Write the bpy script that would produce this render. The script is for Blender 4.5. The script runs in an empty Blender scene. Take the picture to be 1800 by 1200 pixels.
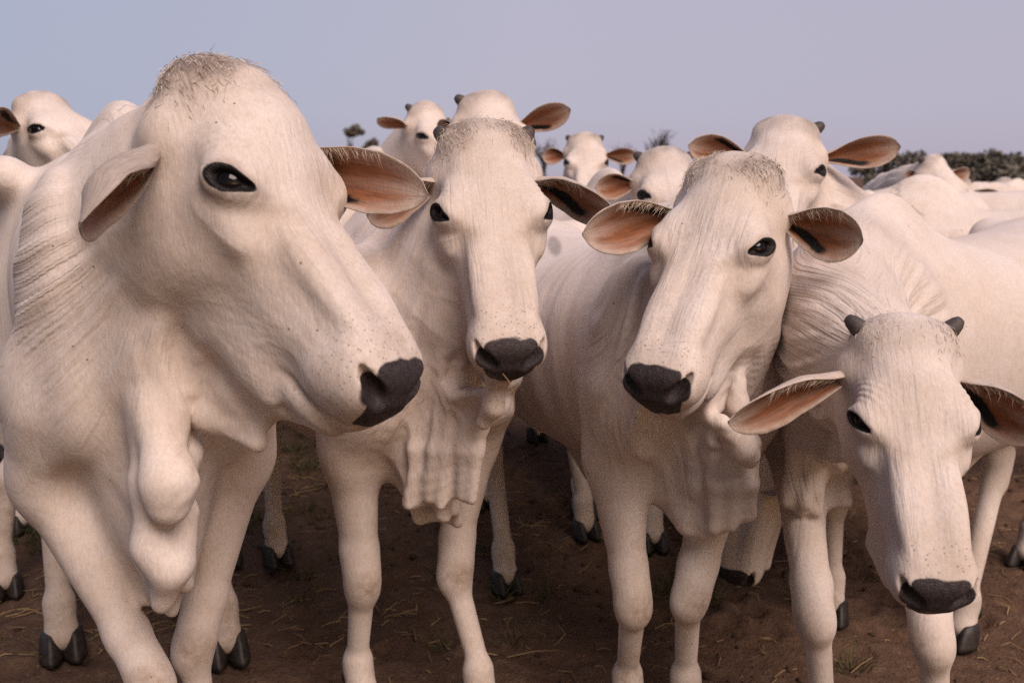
import bpy, bmesh, math, random
import numpy as np
from concurrent.futures import ThreadPoolExecutor
POOL = ThreadPoolExecutor(4)

# ------------------------------------------------------------------ camera, sky, sun, exposure
sc = bpy.context.scene
col = sc.collection
CAM = np.array([0.0, 0.0, 1.4]); FPX = 1750.0
PITCH = math.atan(290 / 1750.0)
FWD = np.array([0, math.cos(PITCH), -math.sin(PITCH)]); UPV = np.array([0, math.sin(PITCH), math.cos(PITCH)]); RGT = np.array([1.0, 0, 0])
cam = bpy.data.cameras.new('camera'); camo = bpy.data.objects.new('camera', cam); col.objects.link(camo)
camo.location = CAM; camo.rotation_euler = (math.pi / 2 - PITCH, 0, 0)
cam.lens = 35; cam.sensor_width = 36; cam.clip_start = 0.05; cam.clip_end = 3000
cam.dof.use_dof = True; cam.dof.focus_distance = 1.95; cam.dof.aperture_fstop = 4.5
sc.camera = camo

SUN_AZ = math.radians(150); SUN_EL = math.radians(48)      # azimuth clockwise from +Y: behind the camera, to its right
w = bpy.data.worlds.new('World'); sc.world = w; w.use_nodes = True
nt = w.node_tree; N = nt.nodes; L = nt.links
bg = N['Background']
sky = N.new('ShaderNodeTexSky'); sky.sky_type = 'NISHITA'; sky.sun_disc = False
sky.sun_elevation = math.radians(4); sky.sun_rotation = SUN_AZ; sky.air_density = 1.0; sky.dust_density = 1.5; sky.ozone_density = 2.0
SKY_STRENGTH = 0.1
geo = N.new('ShaderNodeTexCoord'); sep = N.new('ShaderNodeSeparateXYZ'); L.new(geo.outputs['Generated'], sep.inputs[0])
ramp = N.new('ShaderNodeValToRGB'); L.new(sep.outputs['Z'], ramp.inputs['Fac'])
def setramp(r, stops):
    e = r.color_ramp.elements
    while len(e) > 1: e.remove(e[-1])
    e[0].position = stops[0][0]; e[0].color = (*stops[0][1], 1)
    for p, c in stops[1:]:
        q = e.new(p); q.color = (*c, 1)
# dusk sky facing away from the sunset (values before the 0.1 strength)
setramp(ramp, [(0.0, (4.9, 4.45, 5.5)), (0.06, (5.15, 4.95, 6.15)), (0.2, (5.15, 4.95, 6.2)), (0.5, (3.8, 3.75, 5.3)), (1.0, (2.7, 2.9, 4.7))])
# pinker towards the right-hand horizon, bluer on the left
tl = N.new('ShaderNodeMapRange'); tl.inputs[1].default_value = -0.5; tl.inputs[2].default_value = 0.5; L.new(sep.outputs['X'], tl.inputs[0])
tint = N.new('ShaderNodeValToRGB'); L.new(tl.outputs[0], tint.inputs['Fac'])
setramp(tint, [(0.0, (0.84, 0.94, 1.0)), (0.5, (1.0, 1.0, 1.0)), (1.0, (1.0, 0.98, 0.985))])
mul = N.new('ShaderNodeMix'); mul.data_type = 'RGBA'; mul.blend_type = 'MULTIPLY'; mul.inputs[0].default_value = 1
L.new(ramp.outputs[0], mul.inputs[6]); L.new(tint.outputs[0], mul.inputs[7])
front = N.new('ShaderNodeMapRange'); front.inputs[1].default_value = -0.6; front.inputs[2].default_value = 0.3; front.inputs[3].default_value = 0.15; front.inputs[4].default_value = 0.9
L.new(sep.outputs['Y'], front.inputs[0])
mx = N.new('ShaderNodeMix'); mx.data_type = 'RGBA'
L.new(front.outputs[0], mx.inputs[0]); L.new(sky.outputs[0], mx.inputs[6]); L.new(mul.outputs[2], mx.inputs[7])
L.new(mx.outputs[2], bg.inputs['Color']); bg.inputs['Strength'].default_value = SKY_STRENGTH

sun = bpy.data.lights.new('sun', 'SUN'); suno = bpy.data.objects.new('sun', sun); col.objects.link(suno)
sun.energy = 4.2; sun.angle = math.radians(40); sun.color = (1.0, 0.83, 0.735)
suno.rotation_euler = (math.pi / 2 - SUN_EL, 0, -SUN_AZ + math.pi)   # shines from azimuth SUN_AZ
sc.view_settings.view_transform = 'Standard'; sc.view_settings.look = 'None'
sc.view_settings.exposure = 0.0; sc.view_settings.gamma = 1.0; sc.view_settings.use_curve_mapping = False
sc.render.engine = 'CYCLES'; sc.cycles.max_bounces = 6; sc.cycles.use_denoising = False

def at(px, py, d):            # a point of the place seen at (px, py) of the 1800 x 1200 photograph, d metres ahead
    return CAM + d * (FWD + RGT * (px - 900) / FPX + UPV * (600 - py) / FPX)
def atz(px, py, z):           # the same at a given height
    r = FWD + RGT * (px - 900) / FPX + UPV * (600 - py) / FPX
    return CAM + r * ((z - CAM[2]) / r[2])
def V(*a): return np.array(a, float)
def unit(v): v = np.asarray(v, float); return v / (np.linalg.norm(v) + 1e-12)
def sstep(a, b, x):
    t = np.clip((x - a) / (b - a), 0, 1); return t * t * (3 - 2 * t)
def gauss(x, s): return np.exp(-(x / s) ** 2)

# ------------------------------------------------------------------ materials
def mat(name):
    m = bpy.data.materials.new(name); m.use_nodes = True
    return m, m.node_tree.nodes, m.node_tree.links, m.node_tree.nodes['Principled BSDF']
def node(ns, t, **kw):
    n = ns.new(t)
    for k, v in kw.items(): setattr(n, k, v)
    return n
def mixc(ns, ls, fac, a, b, mode='MIX'):
    n = ns.new('ShaderNodeMix'); n.data_type = 'RGBA'; n.blend_type = mode
    for i, v in ((0, fac), (6, a), (7, b)):
        if hasattr(v, 'is_linked'): ls.new(v, n.inputs[i])
        else: n.inputs[i].default_value = v if i == 0 else (*v, 1)
    return n.outputs[2]
def math_(ns, ls, op, a, b=None, clamp=False):
    n = ns.new('ShaderNodeMath'); n.operation = op; n.use_clamp = clamp
    for i, v in ((0, a), (1, b)):
        if v is None: continue
        if hasattr(v, 'is_linked'): ls.new(v, n.inputs[i])
        else: n.inputs[i].default_value = v
    return n.outputs[0]
def noise(ns, ls, vec, scale, detail=3, rough=0.5):
    n = ns.new('ShaderNodeTexNoise'); n.inputs['Scale'].default_value = scale; n.inputs['Detail'].default_value = detail; n.inputs['Roughness'].default_value = rough
    ls.new(vec, n.inputs['Vector']); return n.outputs['Fac']
def rng(ns, ls, v, a, b, c=0.0, d=1.0):
    n = ns.new('ShaderNodeMapRange'); ls.new(v, n.inputs[0])
    for i, q in enumerate((a, b, c, d)): n.inputs[i + 1].default_value = q
    return n.outputs[0]

def make_coat():
    m, ns, ls, p = mat('white_cattle_coat')
    pig = node(ns, 'ShaderNodeAttribute', attribute_name='pigment'); wco = node(ns, 'ShaderNodeAttribute', attribute_name='fold_coordinate'); aux = node(ns, 'ShaderNodeAttribute', attribute_name='skin')
    sp = node(ns, 'ShaderNodeSeparateColor'); ls.new(pig.outputs['Color'], sp.inputs[0])
    ax = node(ns, 'ShaderNodeSeparateColor'); ls.new(aux.outputs['Color'], ax.inputs[0])
    amp, dots, fur = ax.outputs[0], ax.outputs[1], ax.outputs[2]
    tc = node(ns, 'ShaderNodeTexCoord'); P = tc.outputs['Object']
    # coat colour with uneven cream and tan
    n1 = noise(ns, ls, P, 5.0, 5, .6); n2 = noise(ns, ls, P, 26.0, 4, .6); n3 = noise(ns, ls, P, 140.0, 2, .5)
    oi = node(ns, 'ShaderNodeObjectInfo')
    c = mixc(ns, ls, rng(ns, ls, n1, .35, .7), (.74, .655, .615), (.63, .53, .465))
    c = mixc(ns, ls, rng(ns, ls, oi.outputs['Random'], 0, 1, 0, .35), c, (.56, .48, .44))
    mp = node(ns, 'ShaderNodeMapping'); mp.inputs['Scale'].default_value = (1, 1, .3); ls.new(P, mp.inputs['Vector']); stk = noise(ns, ls, mp.outputs[0], 190, 4, .65)
    c = mixc(ns, ls, rng(ns, ls, stk, .42, .68, 0, .30), c, (.40, .33, .30))
    c = mixc(ns, ls, rng(ns, ls, n2, .5, .8, 0, .45), c, (.53, .42, .34))
    c = mixc(ns, ls, rng(ns, ls, n3, .45, .8, 0, .25), c, (.45, .36, .30))
    # fine ink-like flecks and scratches
    vo = node(ns, 'ShaderNodeTexVoronoi'); vo.inputs['Scale'].default_value = 42; ls.new(P, vo.inputs['Vector'])
    keep = node(ns, 'ShaderNodeSeparateColor'); ls.new(vo.outputs['Color'], keep.inputs[0])
    fl = math_(ns, ls, 'MULTIPLY', rng(ns, ls, vo.outputs['Distance'], .07, .12, .8, 0), math_(ns, ls, 'GREATER_THAN', keep.outputs[0], .93))
    c = mixc(ns, ls, fl, c, (.16, .09, .06))
    # whisker pits round the muzzle
    v2 = node(ns, 'ShaderNodeTexVoronoi'); v2.inputs['Scale'].default_value = 115; ls.new(P, v2.inputs['Vector'])
    wd = math_(ns, ls, 'MULTIPLY', rng(ns, ls, v2.outputs['Distance'], .12, .26, .6, 0), dots)
    c = mixc(ns, ls, wd, c, (.10, .065, .055))
    rag = noise(ns, ls, P, 45.0, 4, .7)
    def edge(mask):     # ragged outline for a pigment patch
        return rng(ns, ls, math_(ns, ls, 'ADD', mask, math_(ns, ls, 'MULTIPLY', math_(ns, ls, 'SUBTRACT', rag, .5), .6)), .32, .68)
    fib = noise(ns, ls, wco.outputs['Vector'], 260, 3, .6)
    c = mixc(ns, ls, math_(ns, ls, 'MULTIPLY', pig.outputs['Alpha'], rng(ns, ls, fib, .3, .7, .55, 1.0)), c, (.19, .155, .145))   # smoky hair
    c = mixc(ns, ls, math_(ns, ls, 'MULTIPLY', sp.outputs[2], rng(ns, ls, rag, .3, .65, .3, 1.0)), c, (.22, .135, .075))           # brown stain
    ear = mixc(ns, ls, rng(ns, ls, fib, .3, .7), (.29, .098, .034), (.13, .046, .021))
    c = mixc(ns, ls, sp.outputs[1], c, ear)
    blk = mixc(ns, ls, rng(ns, ls, n3, .3, .7), (.026, .020, .022), (.052, .040, .042))
    mk = ns.new('ShaderNodeMix'); mk.data_type = 'RGBA'; mk.blend_type = 'MIX'; ls.new(aux.outputs['Alpha'], mk.inputs[0]); mk.inputs[6].default_value = (.004, .003, .003, 1); ls.new(blk, mk.inputs[7]); blk = mk.outputs[2]
    be = edge(sp.outputs[0]); c = mixc(ns, ls, be, c, blk)
    ls.new(c, p.inputs['Base Color'])
    ls.new(rng(ns, ls, be, 0, 1, .85, .48), p.inputs['Roughness'])
    p.inputs['Specular IOR Level'].default_value = .25
    ls.new(rng(ns, ls, be, 0, 1, .12, 0), p.inputs['Sheen Weight']); p.inputs['Sheen Roughness'].default_value = .6; p.inputs['Sheen Tint'].default_value = (1, .9, .85, 1)
    # relief: skin folds, pebbled nose, short hair
    f1 = noise(ns, ls, wco.outputs['Vector'], 34, 3, .55); f2 = noise(ns, ls, wco.outputs['Vector'], 110, 2, .5)
    rid = math_(ns, ls, 'ADD', rng(ns, ls, math_(ns, ls, 'ABSOLUTE', math_(ns, ls, 'SUBTRACT', f1, .5)), 0, .16), math_(ns, ls, 'MULTIPLY', rng(ns, ls, math_(ns, ls, 'ABSOLUTE', math_(ns, ls, 'SUBTRACT', f2, .5)), 0, .2), .35))
    b1 = node(ns, 'ShaderNodeBump'); b1.inputs['Strength'].default_value = 1; b1.inputs['Distance'].default_value = .0038
    ls.new(math_(ns, ls, 'MULTIPLY', rid, amp), b1.inputs['Height'])
    v3 = node(ns, 'ShaderNodeTexVoronoi'); v3.inputs['Scale'].default_value = 210; v3.feature = 'DISTANCE_TO_EDGE'; ls.new(P, v3.inputs['Vector'])
    hair = math_(ns, ls, 'MULTIPLY', stk, fur)
    hh = math_(ns, ls, 'ADD', hair, math_(ns, ls, 'MULTIPLY', math_(ns, ls, 'MULTIPLY', rng(ns, ls, v3.outputs['Distance'], 0, .2), be), .4))
    b2 = node(ns, 'ShaderNodeBump'); b2.inputs['Strength'].default_value = .55; b2.inputs['Distance'].default_value = .0022
    ls.new(hh, b2.inputs['Height']); ls.new(b1.outputs[0], b2.inputs['Normal']); ls.new(b2.outputs[0], p.inputs['Normal'])
    return m
COAT = make_coat()
def simple(name, rgb, rough=.6, spec=.4, nscale=None, rgb2=None, bump=0):
    m, ns, ls, p = mat(name)
    p.inputs['Roughness'].default_value = rough; p.inputs['Specular IOR Level'].default_value = spec
    if nscale:
        tc = node(ns, 'ShaderNodeTexCoord'); f = noise(ns, ls, tc.outputs['Object'], nscale, 4, .6)
        ls.new(mixc(ns, ls, rng(ns, ls, f, .35, .65), rgb, rgb2), p.inputs['Base Color'])
        if bump:
            b = node(ns, 'ShaderNodeBump'); b.inputs['Distance'].default_value = bump; ls.new(f, b.inputs['Height']); ls.new(b.outputs[0], p.inputs['Normal'])
    else: p.inputs['Base Color'].default_value = (*rgb, 1)
    return m
EYE = simple('dark_wet_eye', (.005, .0035, .004), .09, .35)
HORN = simple('grey_horn', (.045, .036, .034), .6, .3, 60, (.09, .07, .065), .002)
HOOF = simple('black_hoof', (.014, .011, .010), .5, .35, 40, (.035, .026, .022), .002)
HAIR = simple('brown_poll_hair', (.58, .49, .42), .8, .2, 45, (.36, .285, .235))
FRINGE = simple('pale_ear_hair', (.60, .50, .41), .8, .2, 90, (.42, .33, .26))

# ------------------------------------------------------------------ implicit shapes
class Solid:
    def __init__(s): s.p = []
    def add(s, lo, hi, fn, k=.03, op=0): s.p.append((np.asarray(lo) - k - .06, np.asarray(hi) + k + .06, fn, k, op))
    @staticmethod
    def comb(d, q, k, op):
        if op == 1:
            q = -q; h = np.maximum(k - np.abs(d - q), 0) / k; return np.maximum(d, q) + h * h * k * .25
        h = np.maximum(k - np.abs(d - q), 0) / k; return np.minimum(d, q) - h * h * k * .25
    def blocks(s, P, lo, hi):                 # P (nb, m, 3)
        d = np.full(P.shape[:2], .5, np.float32); m = P.shape[1]
        for (a, b, fn, k, op) in s.p:
            i = np.nonzero(np.all((hi >= a) & (lo <= b), axis=1))[0]
            if len(i) == 0: continue
            q = fn(P[i].reshape(-1, 3)).reshape(len(i), m)
            d[i] = s.comb(d[i], q, k, op)
        return d
    def pts(s, P):
        d = np.full(len(P), .5)
        for (a, b, fn, k, op) in s.p:
            i = np.nonzero(np.all((P >= a) & (P <= b), axis=1))[0]
            if len(i): d[i] = s.comb(d[i], fn(P[i]), k, op)
        return d
    def grad(s, P, e=.0015):
        if len(P) > 6000:
            c_ = np.floor(P / .12).astype(np.int64); o = np.argsort((c_[:, 0] * 64 + c_[:, 1]) * 64 + c_[:, 2], kind='stable'); parts = np.array_split(o, max(4, len(P) // 5000)); g = np.empty_like(P); f = np.empty(len(P))
            for i, (a, b) in zip(parts, POOL.map(lambda i: s.grad_(P[i], e), parts)): g[i] = a; f[i] = b
            return g, f
        return s.grad_(P, e)
    def grad_(s, P, e):
        lo = P.min(0); hi = P.max(0); t = Solid(); t.p = [p for p in s.p if np.all((hi >= p[0]) & (lo <= p[1]))]; s = t
        K = np.array([[1, -1, -1], [-1, -1, 1], [-1, 1, -1], [1, 1, 1]], float)
        f = [s.pts(P + e * k) for k in K]
        return sum(k[None] * q[:, None] for k, q in zip(K, f)) / (4 * e), sum(f) / 4
    # --- primitives
    def ellipsoid(s, c, r, R=None, k=.04, op=0):
        c = np.asarray(c, float); r = np.asarray(r, float); R = np.eye(3) if R is None else R; m = max(r)
        def fn(P):
            q = (P - c) @ R; k0 = np.sqrt(((q / r) ** 2).sum(1)) + 1e-9; k1 = np.sqrt(((q / r ** 2) ** 2).sum(1)) + 1e-9
            return k0 * (k0 - 1) / k1
        s.add(c - m, c + m, fn, k, op)
    def cone(s, a, b, ra, rb, k=.03, op=0):
        a = np.asarray(a, float); b = np.asarray(b, float); ab = b - a; l2 = ab @ ab; m = max(ra, rb)
        def fn(P):
            q = P - a; t = np.clip(q @ ab / l2, 0, 1); q = q - t[:, None] * ab
            return np.sqrt((q * q).sum(1)) - (ra + t * (rb - ra))
        s.add(np.minimum(a, b) - m, np.maximum(a, b) + m, fn, k, op)
    def chain(s, pts, k=.03):
        for (a, ra), (b, rb) in zip(pts[:-1], pts[1:]): s.cone(a, b, ra, rb, k)
    def oval(s, a, b, n, ra, rb, k=.04):       # tapered limb, oval section: ra = (across n, other)
        a = np.asarray(a, float); b = np.asarray(b, float); ab = b - a; l2 = ab @ ab; m = max(*ra, *rb); n = unit(n)
        def fn(P):
            q = P - a; t = np.clip(q @ ab / l2, 0, 1); q = q - t[:, None] * ab
            qs = q @ n; qr2 = np.maximum((q * q).sum(1) - qs * qs, 0)
            rs = ra[0] + t * (rb[0] - ra[0]); ru = ra[1] + t * (rb[1] - ra[1])
            k0 = np.sqrt(qs ** 2 / rs ** 2 + qr2 / ru ** 2) + 1e-9; k1 = np.sqrt(qs ** 2 / rs ** 4 + qr2 / ru ** 4) + 1e-9
            return k0 * (k0 - 1) / k1
        s.add(np.minimum(a, b) - m, np.maximum(a, b) + m, fn, k, 0)
    def tri(s, a, b, c, r, k=.02):             # thick sheet
        a, b, c = (np.asarray(v, float) for v in (a, b, c)); ba = b - a; cb = c - b; ac = a - c
        n = np.cross(ba, ac); nn = n @ n + 1e-12
        def fn(P):
            pa = P - a; pb = P - b; pc = P - c
            ins = (np.sign(pa @ np.cross(ba, n)) + np.sign(pb @ np.cross(cb, n)) + np.sign(pc @ np.cross(ac, n))) < 2
            def ed(q, e): t = np.clip(q @ e / (e @ e + 1e-12), 0, 1); z = q - t[:, None] * e; return (z * z).sum(1)
            e = np.minimum(np.minimum(ed(pa, ba), ed(pb, cb)), ed(pc, ac)); f = (pa @ n) ** 2 / nn
            return np.sqrt(np.where(ins, e, f)) - r
        s.add(np.minimum(np.minimum(a, b), c) - r, np.maximum(np.maximum(a, b), c) + r, fn, k, 0)
    def loft(s, T, R, st, lo, hi, k=.04, taper=.0, n=2.0):
        # sections along local axis 1: rows (pos, top, bottom, half width); R columns = local axes (across, along, up)
        st = np.asarray(st, float); x = st[:, 0]; X = np.linspace(x[0], x[-1], 200)
        tab = np.stack([smooth_interp(x, st[:, j], X) for j in (1, 2, 3)], 1)
        zf = .42
        def fn(P):
            q = (P - T) @ R; y = q[:, 1]; yc = np.clip(y, x[0], x[-1])
            top, bot, wd = (np.interp(yc, X, tab[:, j]) for j in range(3))
            zc = top + (bot - top) * zf; ht = np.maximum(top - zc, .004); hb = np.maximum(zc - bot, .004)
            z = q[:, 2] - zc; h = np.where(z > 0, ht, hb)
            wd = np.maximum(wd * (1 - taper * np.clip(-z / hb, 0, 1.2) ** 1.5), .004)
            k0 = (np.abs(q[:, 0] / wd) ** n + np.abs(z / h) ** n) ** (1 / n)
            d = (k0 - 1) * np.minimum(wd, h)
            e = y - yc; return np.where(e == 0, d, np.sqrt(np.maximum(d, 0) ** 2 + e * e))
        c = np.array([[a, b, z] for a in (lo[0], hi[0]) for b in (lo[1], hi[1]) for z in (lo[2], hi[2])]) @ R.T + T
        s.add(c.min(0), c.max(0), fn, k, 0)

def smooth_interp(x, y, X):                    # monotone-ish cubic
    m = np.zeros(len(x)); d = np.diff(y) / np.diff(x)
    m[1:-1] = np.where(d[:-1] * d[1:] > 0, 2 * d[:-1] * d[1:] / (d[:-1] + d[1:] + 1e-12), 0); m[0], m[-1] = d[0], d[-1]
    i = np.clip(np.searchsorted(x, X) - 1, 0, len(x) - 2); h = x[i + 1] - x[i]; t = (X - x[i]) / h
    return (2*t**3-3*t**2+1)*y[i] + (t**3-2*t**2+t)*h*m[i] + (-2*t**3+3*t**2)*y[i+1] + (t**3-t**2)*h*m[i+1]

def surface(S, h):
    lo = np.min([p[0] for p in S.p if p[4] == 0], 0); hi = np.max([p[1] for p in S.p if p[4] == 0], 0)
    B = 8; H = B * h; n = np.ceil((hi - lo) / H).astype(int)
    g = np.stack(np.meshgrid(*[np.arange(k) for k in n], indexing='ij'), -1).reshape(-1, 3)
    c = lo + (g + .5) * H
    d = S.blocks(c[:, None, :], lo + g * H, lo + (g + 1) * H)[:, 0]
    g = g[np.abs(d) < H * 1.25]
    o = np.arange(B + 1); loc = np.stack(np.meshgrid(o, o, o, indexing='ij'), -1).reshape(-1, 3)
    D = np.empty((len(g), len(loc)), np.float32)
    def run(i):
        q = g[i:i + 150]; D[i:i + 150] = S.blocks(lo + (q[:, None, :] * B + loc[None]) * h, lo + q * H, lo + (q + 1) * H)
    list(POOL.map(run, range(0, len(g), 150)))
    D = D.reshape(-1, B + 1, B + 1, B + 1); sg = D < 0
    cnt = np.zeros((len(g), B, B, B), np.int8)
    acc = np.zeros((len(g), B, B, B, 3), np.float32); ec = np.zeros((len(g), B, B, B), np.float32)
    def sl(a, i, j, k): return a[:, i:i + B, j:j + B, k:k + B]
    for i in (0, 1):
        for j in (0, 1):
            for k in (0, 1): cnt += sl(sg, i, j, k)
    for ax in range(3):
        for u in (0, 1):
            for v in (0, 1):
                a = [u, v]; a.insert(ax, 0); b = [u, v]; b.insert(ax, 1)
                da, db = sl(D, *a), sl(D, *b); x = (da < 0) != (db < 0)
                t = np.where(x, da / np.where(x, da - db, 1), 0)
                for q in range(3):
                    acc[..., q] += np.where(x, t if q == ax else a[q], 0)
                ec += x
    act = (cnt > 0) & (cnt < 8)
    bi, ci, cj, ck = np.nonzero(act)
    cell = g[bi] * B + np.stack([ci, cj, ck], 1)
    v = lo + (cell + acc[act] / ec[act][:, None]) * h
    M = (n * B + 2); key = (cell[:, 0] * M[1] + cell[:, 1]) * M[2] + cell[:, 2]
    order = np.argsort(key); ks = key[order]
    quads = []
    for ax in range(3):
        st = [slice(0, B)] * 3; en = list(st); en[ax] = slice(1, B + 1)
        s0 = sg[(slice(None), *st)]; s1 = sg[(slice(None), *en)]
        b_, i_, j_, k_ = np.nonzero(s0 != s1); p = g[b_] * B + np.stack([i_, j_, k_], 1); flip = s0[b_, i_, j_, k_]
        e1 = np.eye(3, dtype=int)[(ax + 1) % 3]; e2 = np.eye(3, dtype=int)[(ax + 2) % 3]
        ids = []; ok = np.ones(len(p), bool)
        for off in (0 * e1, -e1, -e1 - e2, -e2):
            c_ = p + off; kk = (c_[:, 0] * M[1] + c_[:, 1]) * M[2] + c_[:, 2]
            z = np.clip(np.searchsorted(ks, kk), 0, len(ks) - 1); ok &= ks[z] == kk; ids.append(order[z])
        q = np.stack(ids, 1)[ok]; f = flip[ok]
        q[~f] = q[~f][:, ::-1]; quads.append(q)
    return v, np.concatenate(quads)

def project(S, v, h, it=2):
    for _ in range(it):
        g, f = S.grad(v); g2 = (g * g).sum(1) + 1e-6
        st = f / g2; st = np.clip(st, -.6 * h, .6 * h); v = v - g * st[:, None]
    return v
def refine(v, quads, polys, mask):             # split the marked quads in four; their neighbours become n-gons
    qs = quads[mask]; keep = quads[~mask]
    e = np.stack([qs, np.roll(qs, -1, 1)], -1).reshape(-1, 2); es = np.sort(e, 1); M = len(v) + 1
    k = es[:, 0] * M + es[:, 1]; uk, inv = np.unique(k, return_inverse=True)
    mid = .5 * (v[uk // M] + v[uk % M]); nm = len(v); cen = v[qs].mean(1); nc = nm + len(mid)
    m = (nm + inv).reshape(-1, 4); c = nc + np.arange(len(qs))
    new = np.concatenate([np.stack([qs[:, i], m[:, i], c, m[:, (i + 3) % 4]], 1) for i in range(4)])
    ke = np.stack([keep, np.roll(keep, -1, 1)], -1); kk = np.sort(ke, -1); kk = kk[..., 0] * M + kk[..., 1]
    z = np.clip(np.searchsorted(uk, kk), 0, len(uk) - 1); hit = uk[z] == kk; any_ = hit.any(1)
    mp = dict(zip(uk.tolist(), range(nm, nc)))
    out = []
    for q, kr, hr in zip(keep[any_].tolist(), kk[any_].tolist(), hit[any_].tolist()):
        f = []
        for i in range(4):
            f.append(q[i])
            if hr[i]: f.append(mp[kr[i]])
        out.append(f)
    pol2 = []
    for f in polys:
        r = []
        for a, b in zip(f, f[1:] + f[:1]):
            r.append(a); kx = min(a, b) * M + max(a, b)
            if kx in mp: r.append(mp[kx])
        pol2.append(r)
    return np.concatenate([v, mid, cen]), np.concatenate([keep[~any_], new]), pol2 + out

_r = np.random.RandomState(3)
_WD = _r.normal(size=(24, 3)); _WD /= np.linalg.norm(_WD, axis=1)[:, None]; _WP = _r.rand(24) * 6.28; _WF = _r.uniform(.6, 1.6, 24)
def wavy(P, scale, seed=0):                   # smooth pseudo-noise about -1..1
    s = 0
    for i in range(10):
        j = (i + seed * 7) % 24; s = s + np.sin((P @ _WD[j]) * scale * _WF[(i + seed) % 24] * 6.28 + _WP[j] + seed * 1.7)
    return s / 4.0

# ------------------------------------------------------------------ mesh objects
def obj(name, verts, faces, m, parent=None, smooth=True, attrs=None):
    me = bpy.data.meshes.new(name); me.from_pydata([tuple(x) for x in verts] if not isinstance(verts, list) else verts, [], faces)
    if smooth: me.polygons.foreach_set('use_smooth', [True] * len(me.polygons))
    for k, (tp, data) in (attrs or {}).items():
        a = me.attributes.new(k, tp, 'POINT'); a.data.foreach_set('color' if tp == 'FLOAT_COLOR' else 'vector', np.ascontiguousarray(data, dtype=np.float32).ravel())
    me.materials.append(m); me.update()
    o = bpy.data.objects.new(name, me); col.objects.link(o)
    if parent: o.parent = parent
    return o
def ball(c, r, R=np.eye(3), nu=24, nv=14):
    vs = []; fs = []
    for j in range(nv + 1):
        t = math.pi * j / nv
        for i in range(nu):
            a = 2 * math.pi * i / nu; vs.append(np.array([math.sin(t) * math.cos(a), math.sin(t) * math.sin(a), math.cos(t)]) * r @ R.T + c)
    for j in range(nv):
        for i in range(nu): fs.append((j * nu + i, (j + 1) * nu + i, (j + 1) * nu + (i + 1) % nu, j * nu + (i + 1) % nu))
    return vs, fs
def tube(pts, rad, n=10, cap=True):
    vs = []; fs = []; pts = [np.asarray(p, float) for p in pts]
    for i, p in enumerate(pts):
        t = unit(pts[min(i + 1, len(pts) - 1)] - pts[max(i - 1, 0)]); a = unit(np.cross(t, [.31, .9, .2])); b = np.cross(t, a)
        for j in range(n): vs.append(p + rad[i] * (a * math.cos(6.2832 * j / n) + b * math.sin(6.2832 * j / n)))
    for i in range(len(pts) - 1):
        for j in range(n): fs.append((i * n + j, i * n + (j + 1) % n, (i + 1) * n + (j + 1) % n, (i + 1) * n + j))
    if cap: fs.append(tuple(range(n))[::-1]); fs.append(tuple(range((len(pts) - 1) * n, len(pts) * n)))
    return vs, fs

def blades(roots, dirs, lens, widths, name, m, parent, rnd, curl=.3):
    vs = []; fs = []
    for p, d, l, w_ in zip(roots, dirs, lens, widths):
        d = unit(d); sd = unit(np.cross(d, rnd.normal(size=3))) * w_ * .5; bend = np.array([0, 0, -1.0]) * l * curl + rnd.normal(size=3) * l * .22; n = len(vs)
        q1 = p + d * l * .5 + bend * .25; q2 = p + d * l + bend
        vs += [tuple(p - sd), tuple(p + sd), tuple(q1 + sd * .8), tuple(q1 - sd * .8), tuple(q2)]; fs += [(n, n + 1, n + 2, n + 3), (n + 3, n + 2, n + 4)]
    o = obj(name, vs, fs, m, parent, False); return o
# ------------------------------------------------------------------ the cow
HEAD = [(-.050, -.05, -.12, .034), (-.036, -.014, -.15, .056), (-.010, .016, -.175, .076), (.04, .037, -.205, .090), (.10, .035, -.230, .097), (.16, .028, -.243, .096), (.21, .016, -.242, .088), (.26, .006, -.230, .0765),
        (.31, .0, -.208, .0685), (.36, .0, -.184, .0625), (.40, .0, -.168, .0615), (.430, .001, -.157, .0630), (.452, -.003, -.149, .0615), (.473, -.015, -.140, .056), (.489, -.033, -.126, .046), (.498, -.058, -.108, .026)]
TORSO = [(-1.42, 1.12, .98, .05), (-1.36, 1.21, .88, .13), (-1.2, 1.285, .78, .21), (-1.0, 1.285, .69, .255), (-.72, 1.245, .615, .29), (-.42, 1.23, .61, .275),
         (-.18, 1.255, .63, .235), (.02, 1.25, .67, .205), (.15, 1.19, .74, .17), (.24, 1.10, .82, .12), (.29, 1.0, .90, .05)]

def face_axes(az, pitch, roll=0):
    """Head axes from the compass direction the muzzle points to (0 = at the camera, + = to the right of the picture), pitch below level, roll."""
    a, p, r = map(math.radians, (az, pitch, roll))
    d = V(math.sin(a), -math.cos(a), 0); X = V(math.cos(a), math.sin(a), 0)
    Y = d * math.cos(p) - V(0, 0, math.sin(p)); Z = d * math.sin(p) + V(0, 0, math.cos(p))
    X, Z = X * math.cos(r) + Z * math.sin(r), Z * math.cos(r) - X * math.sin(r)
    return np.stack([X, Y, Z], 1)

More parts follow.
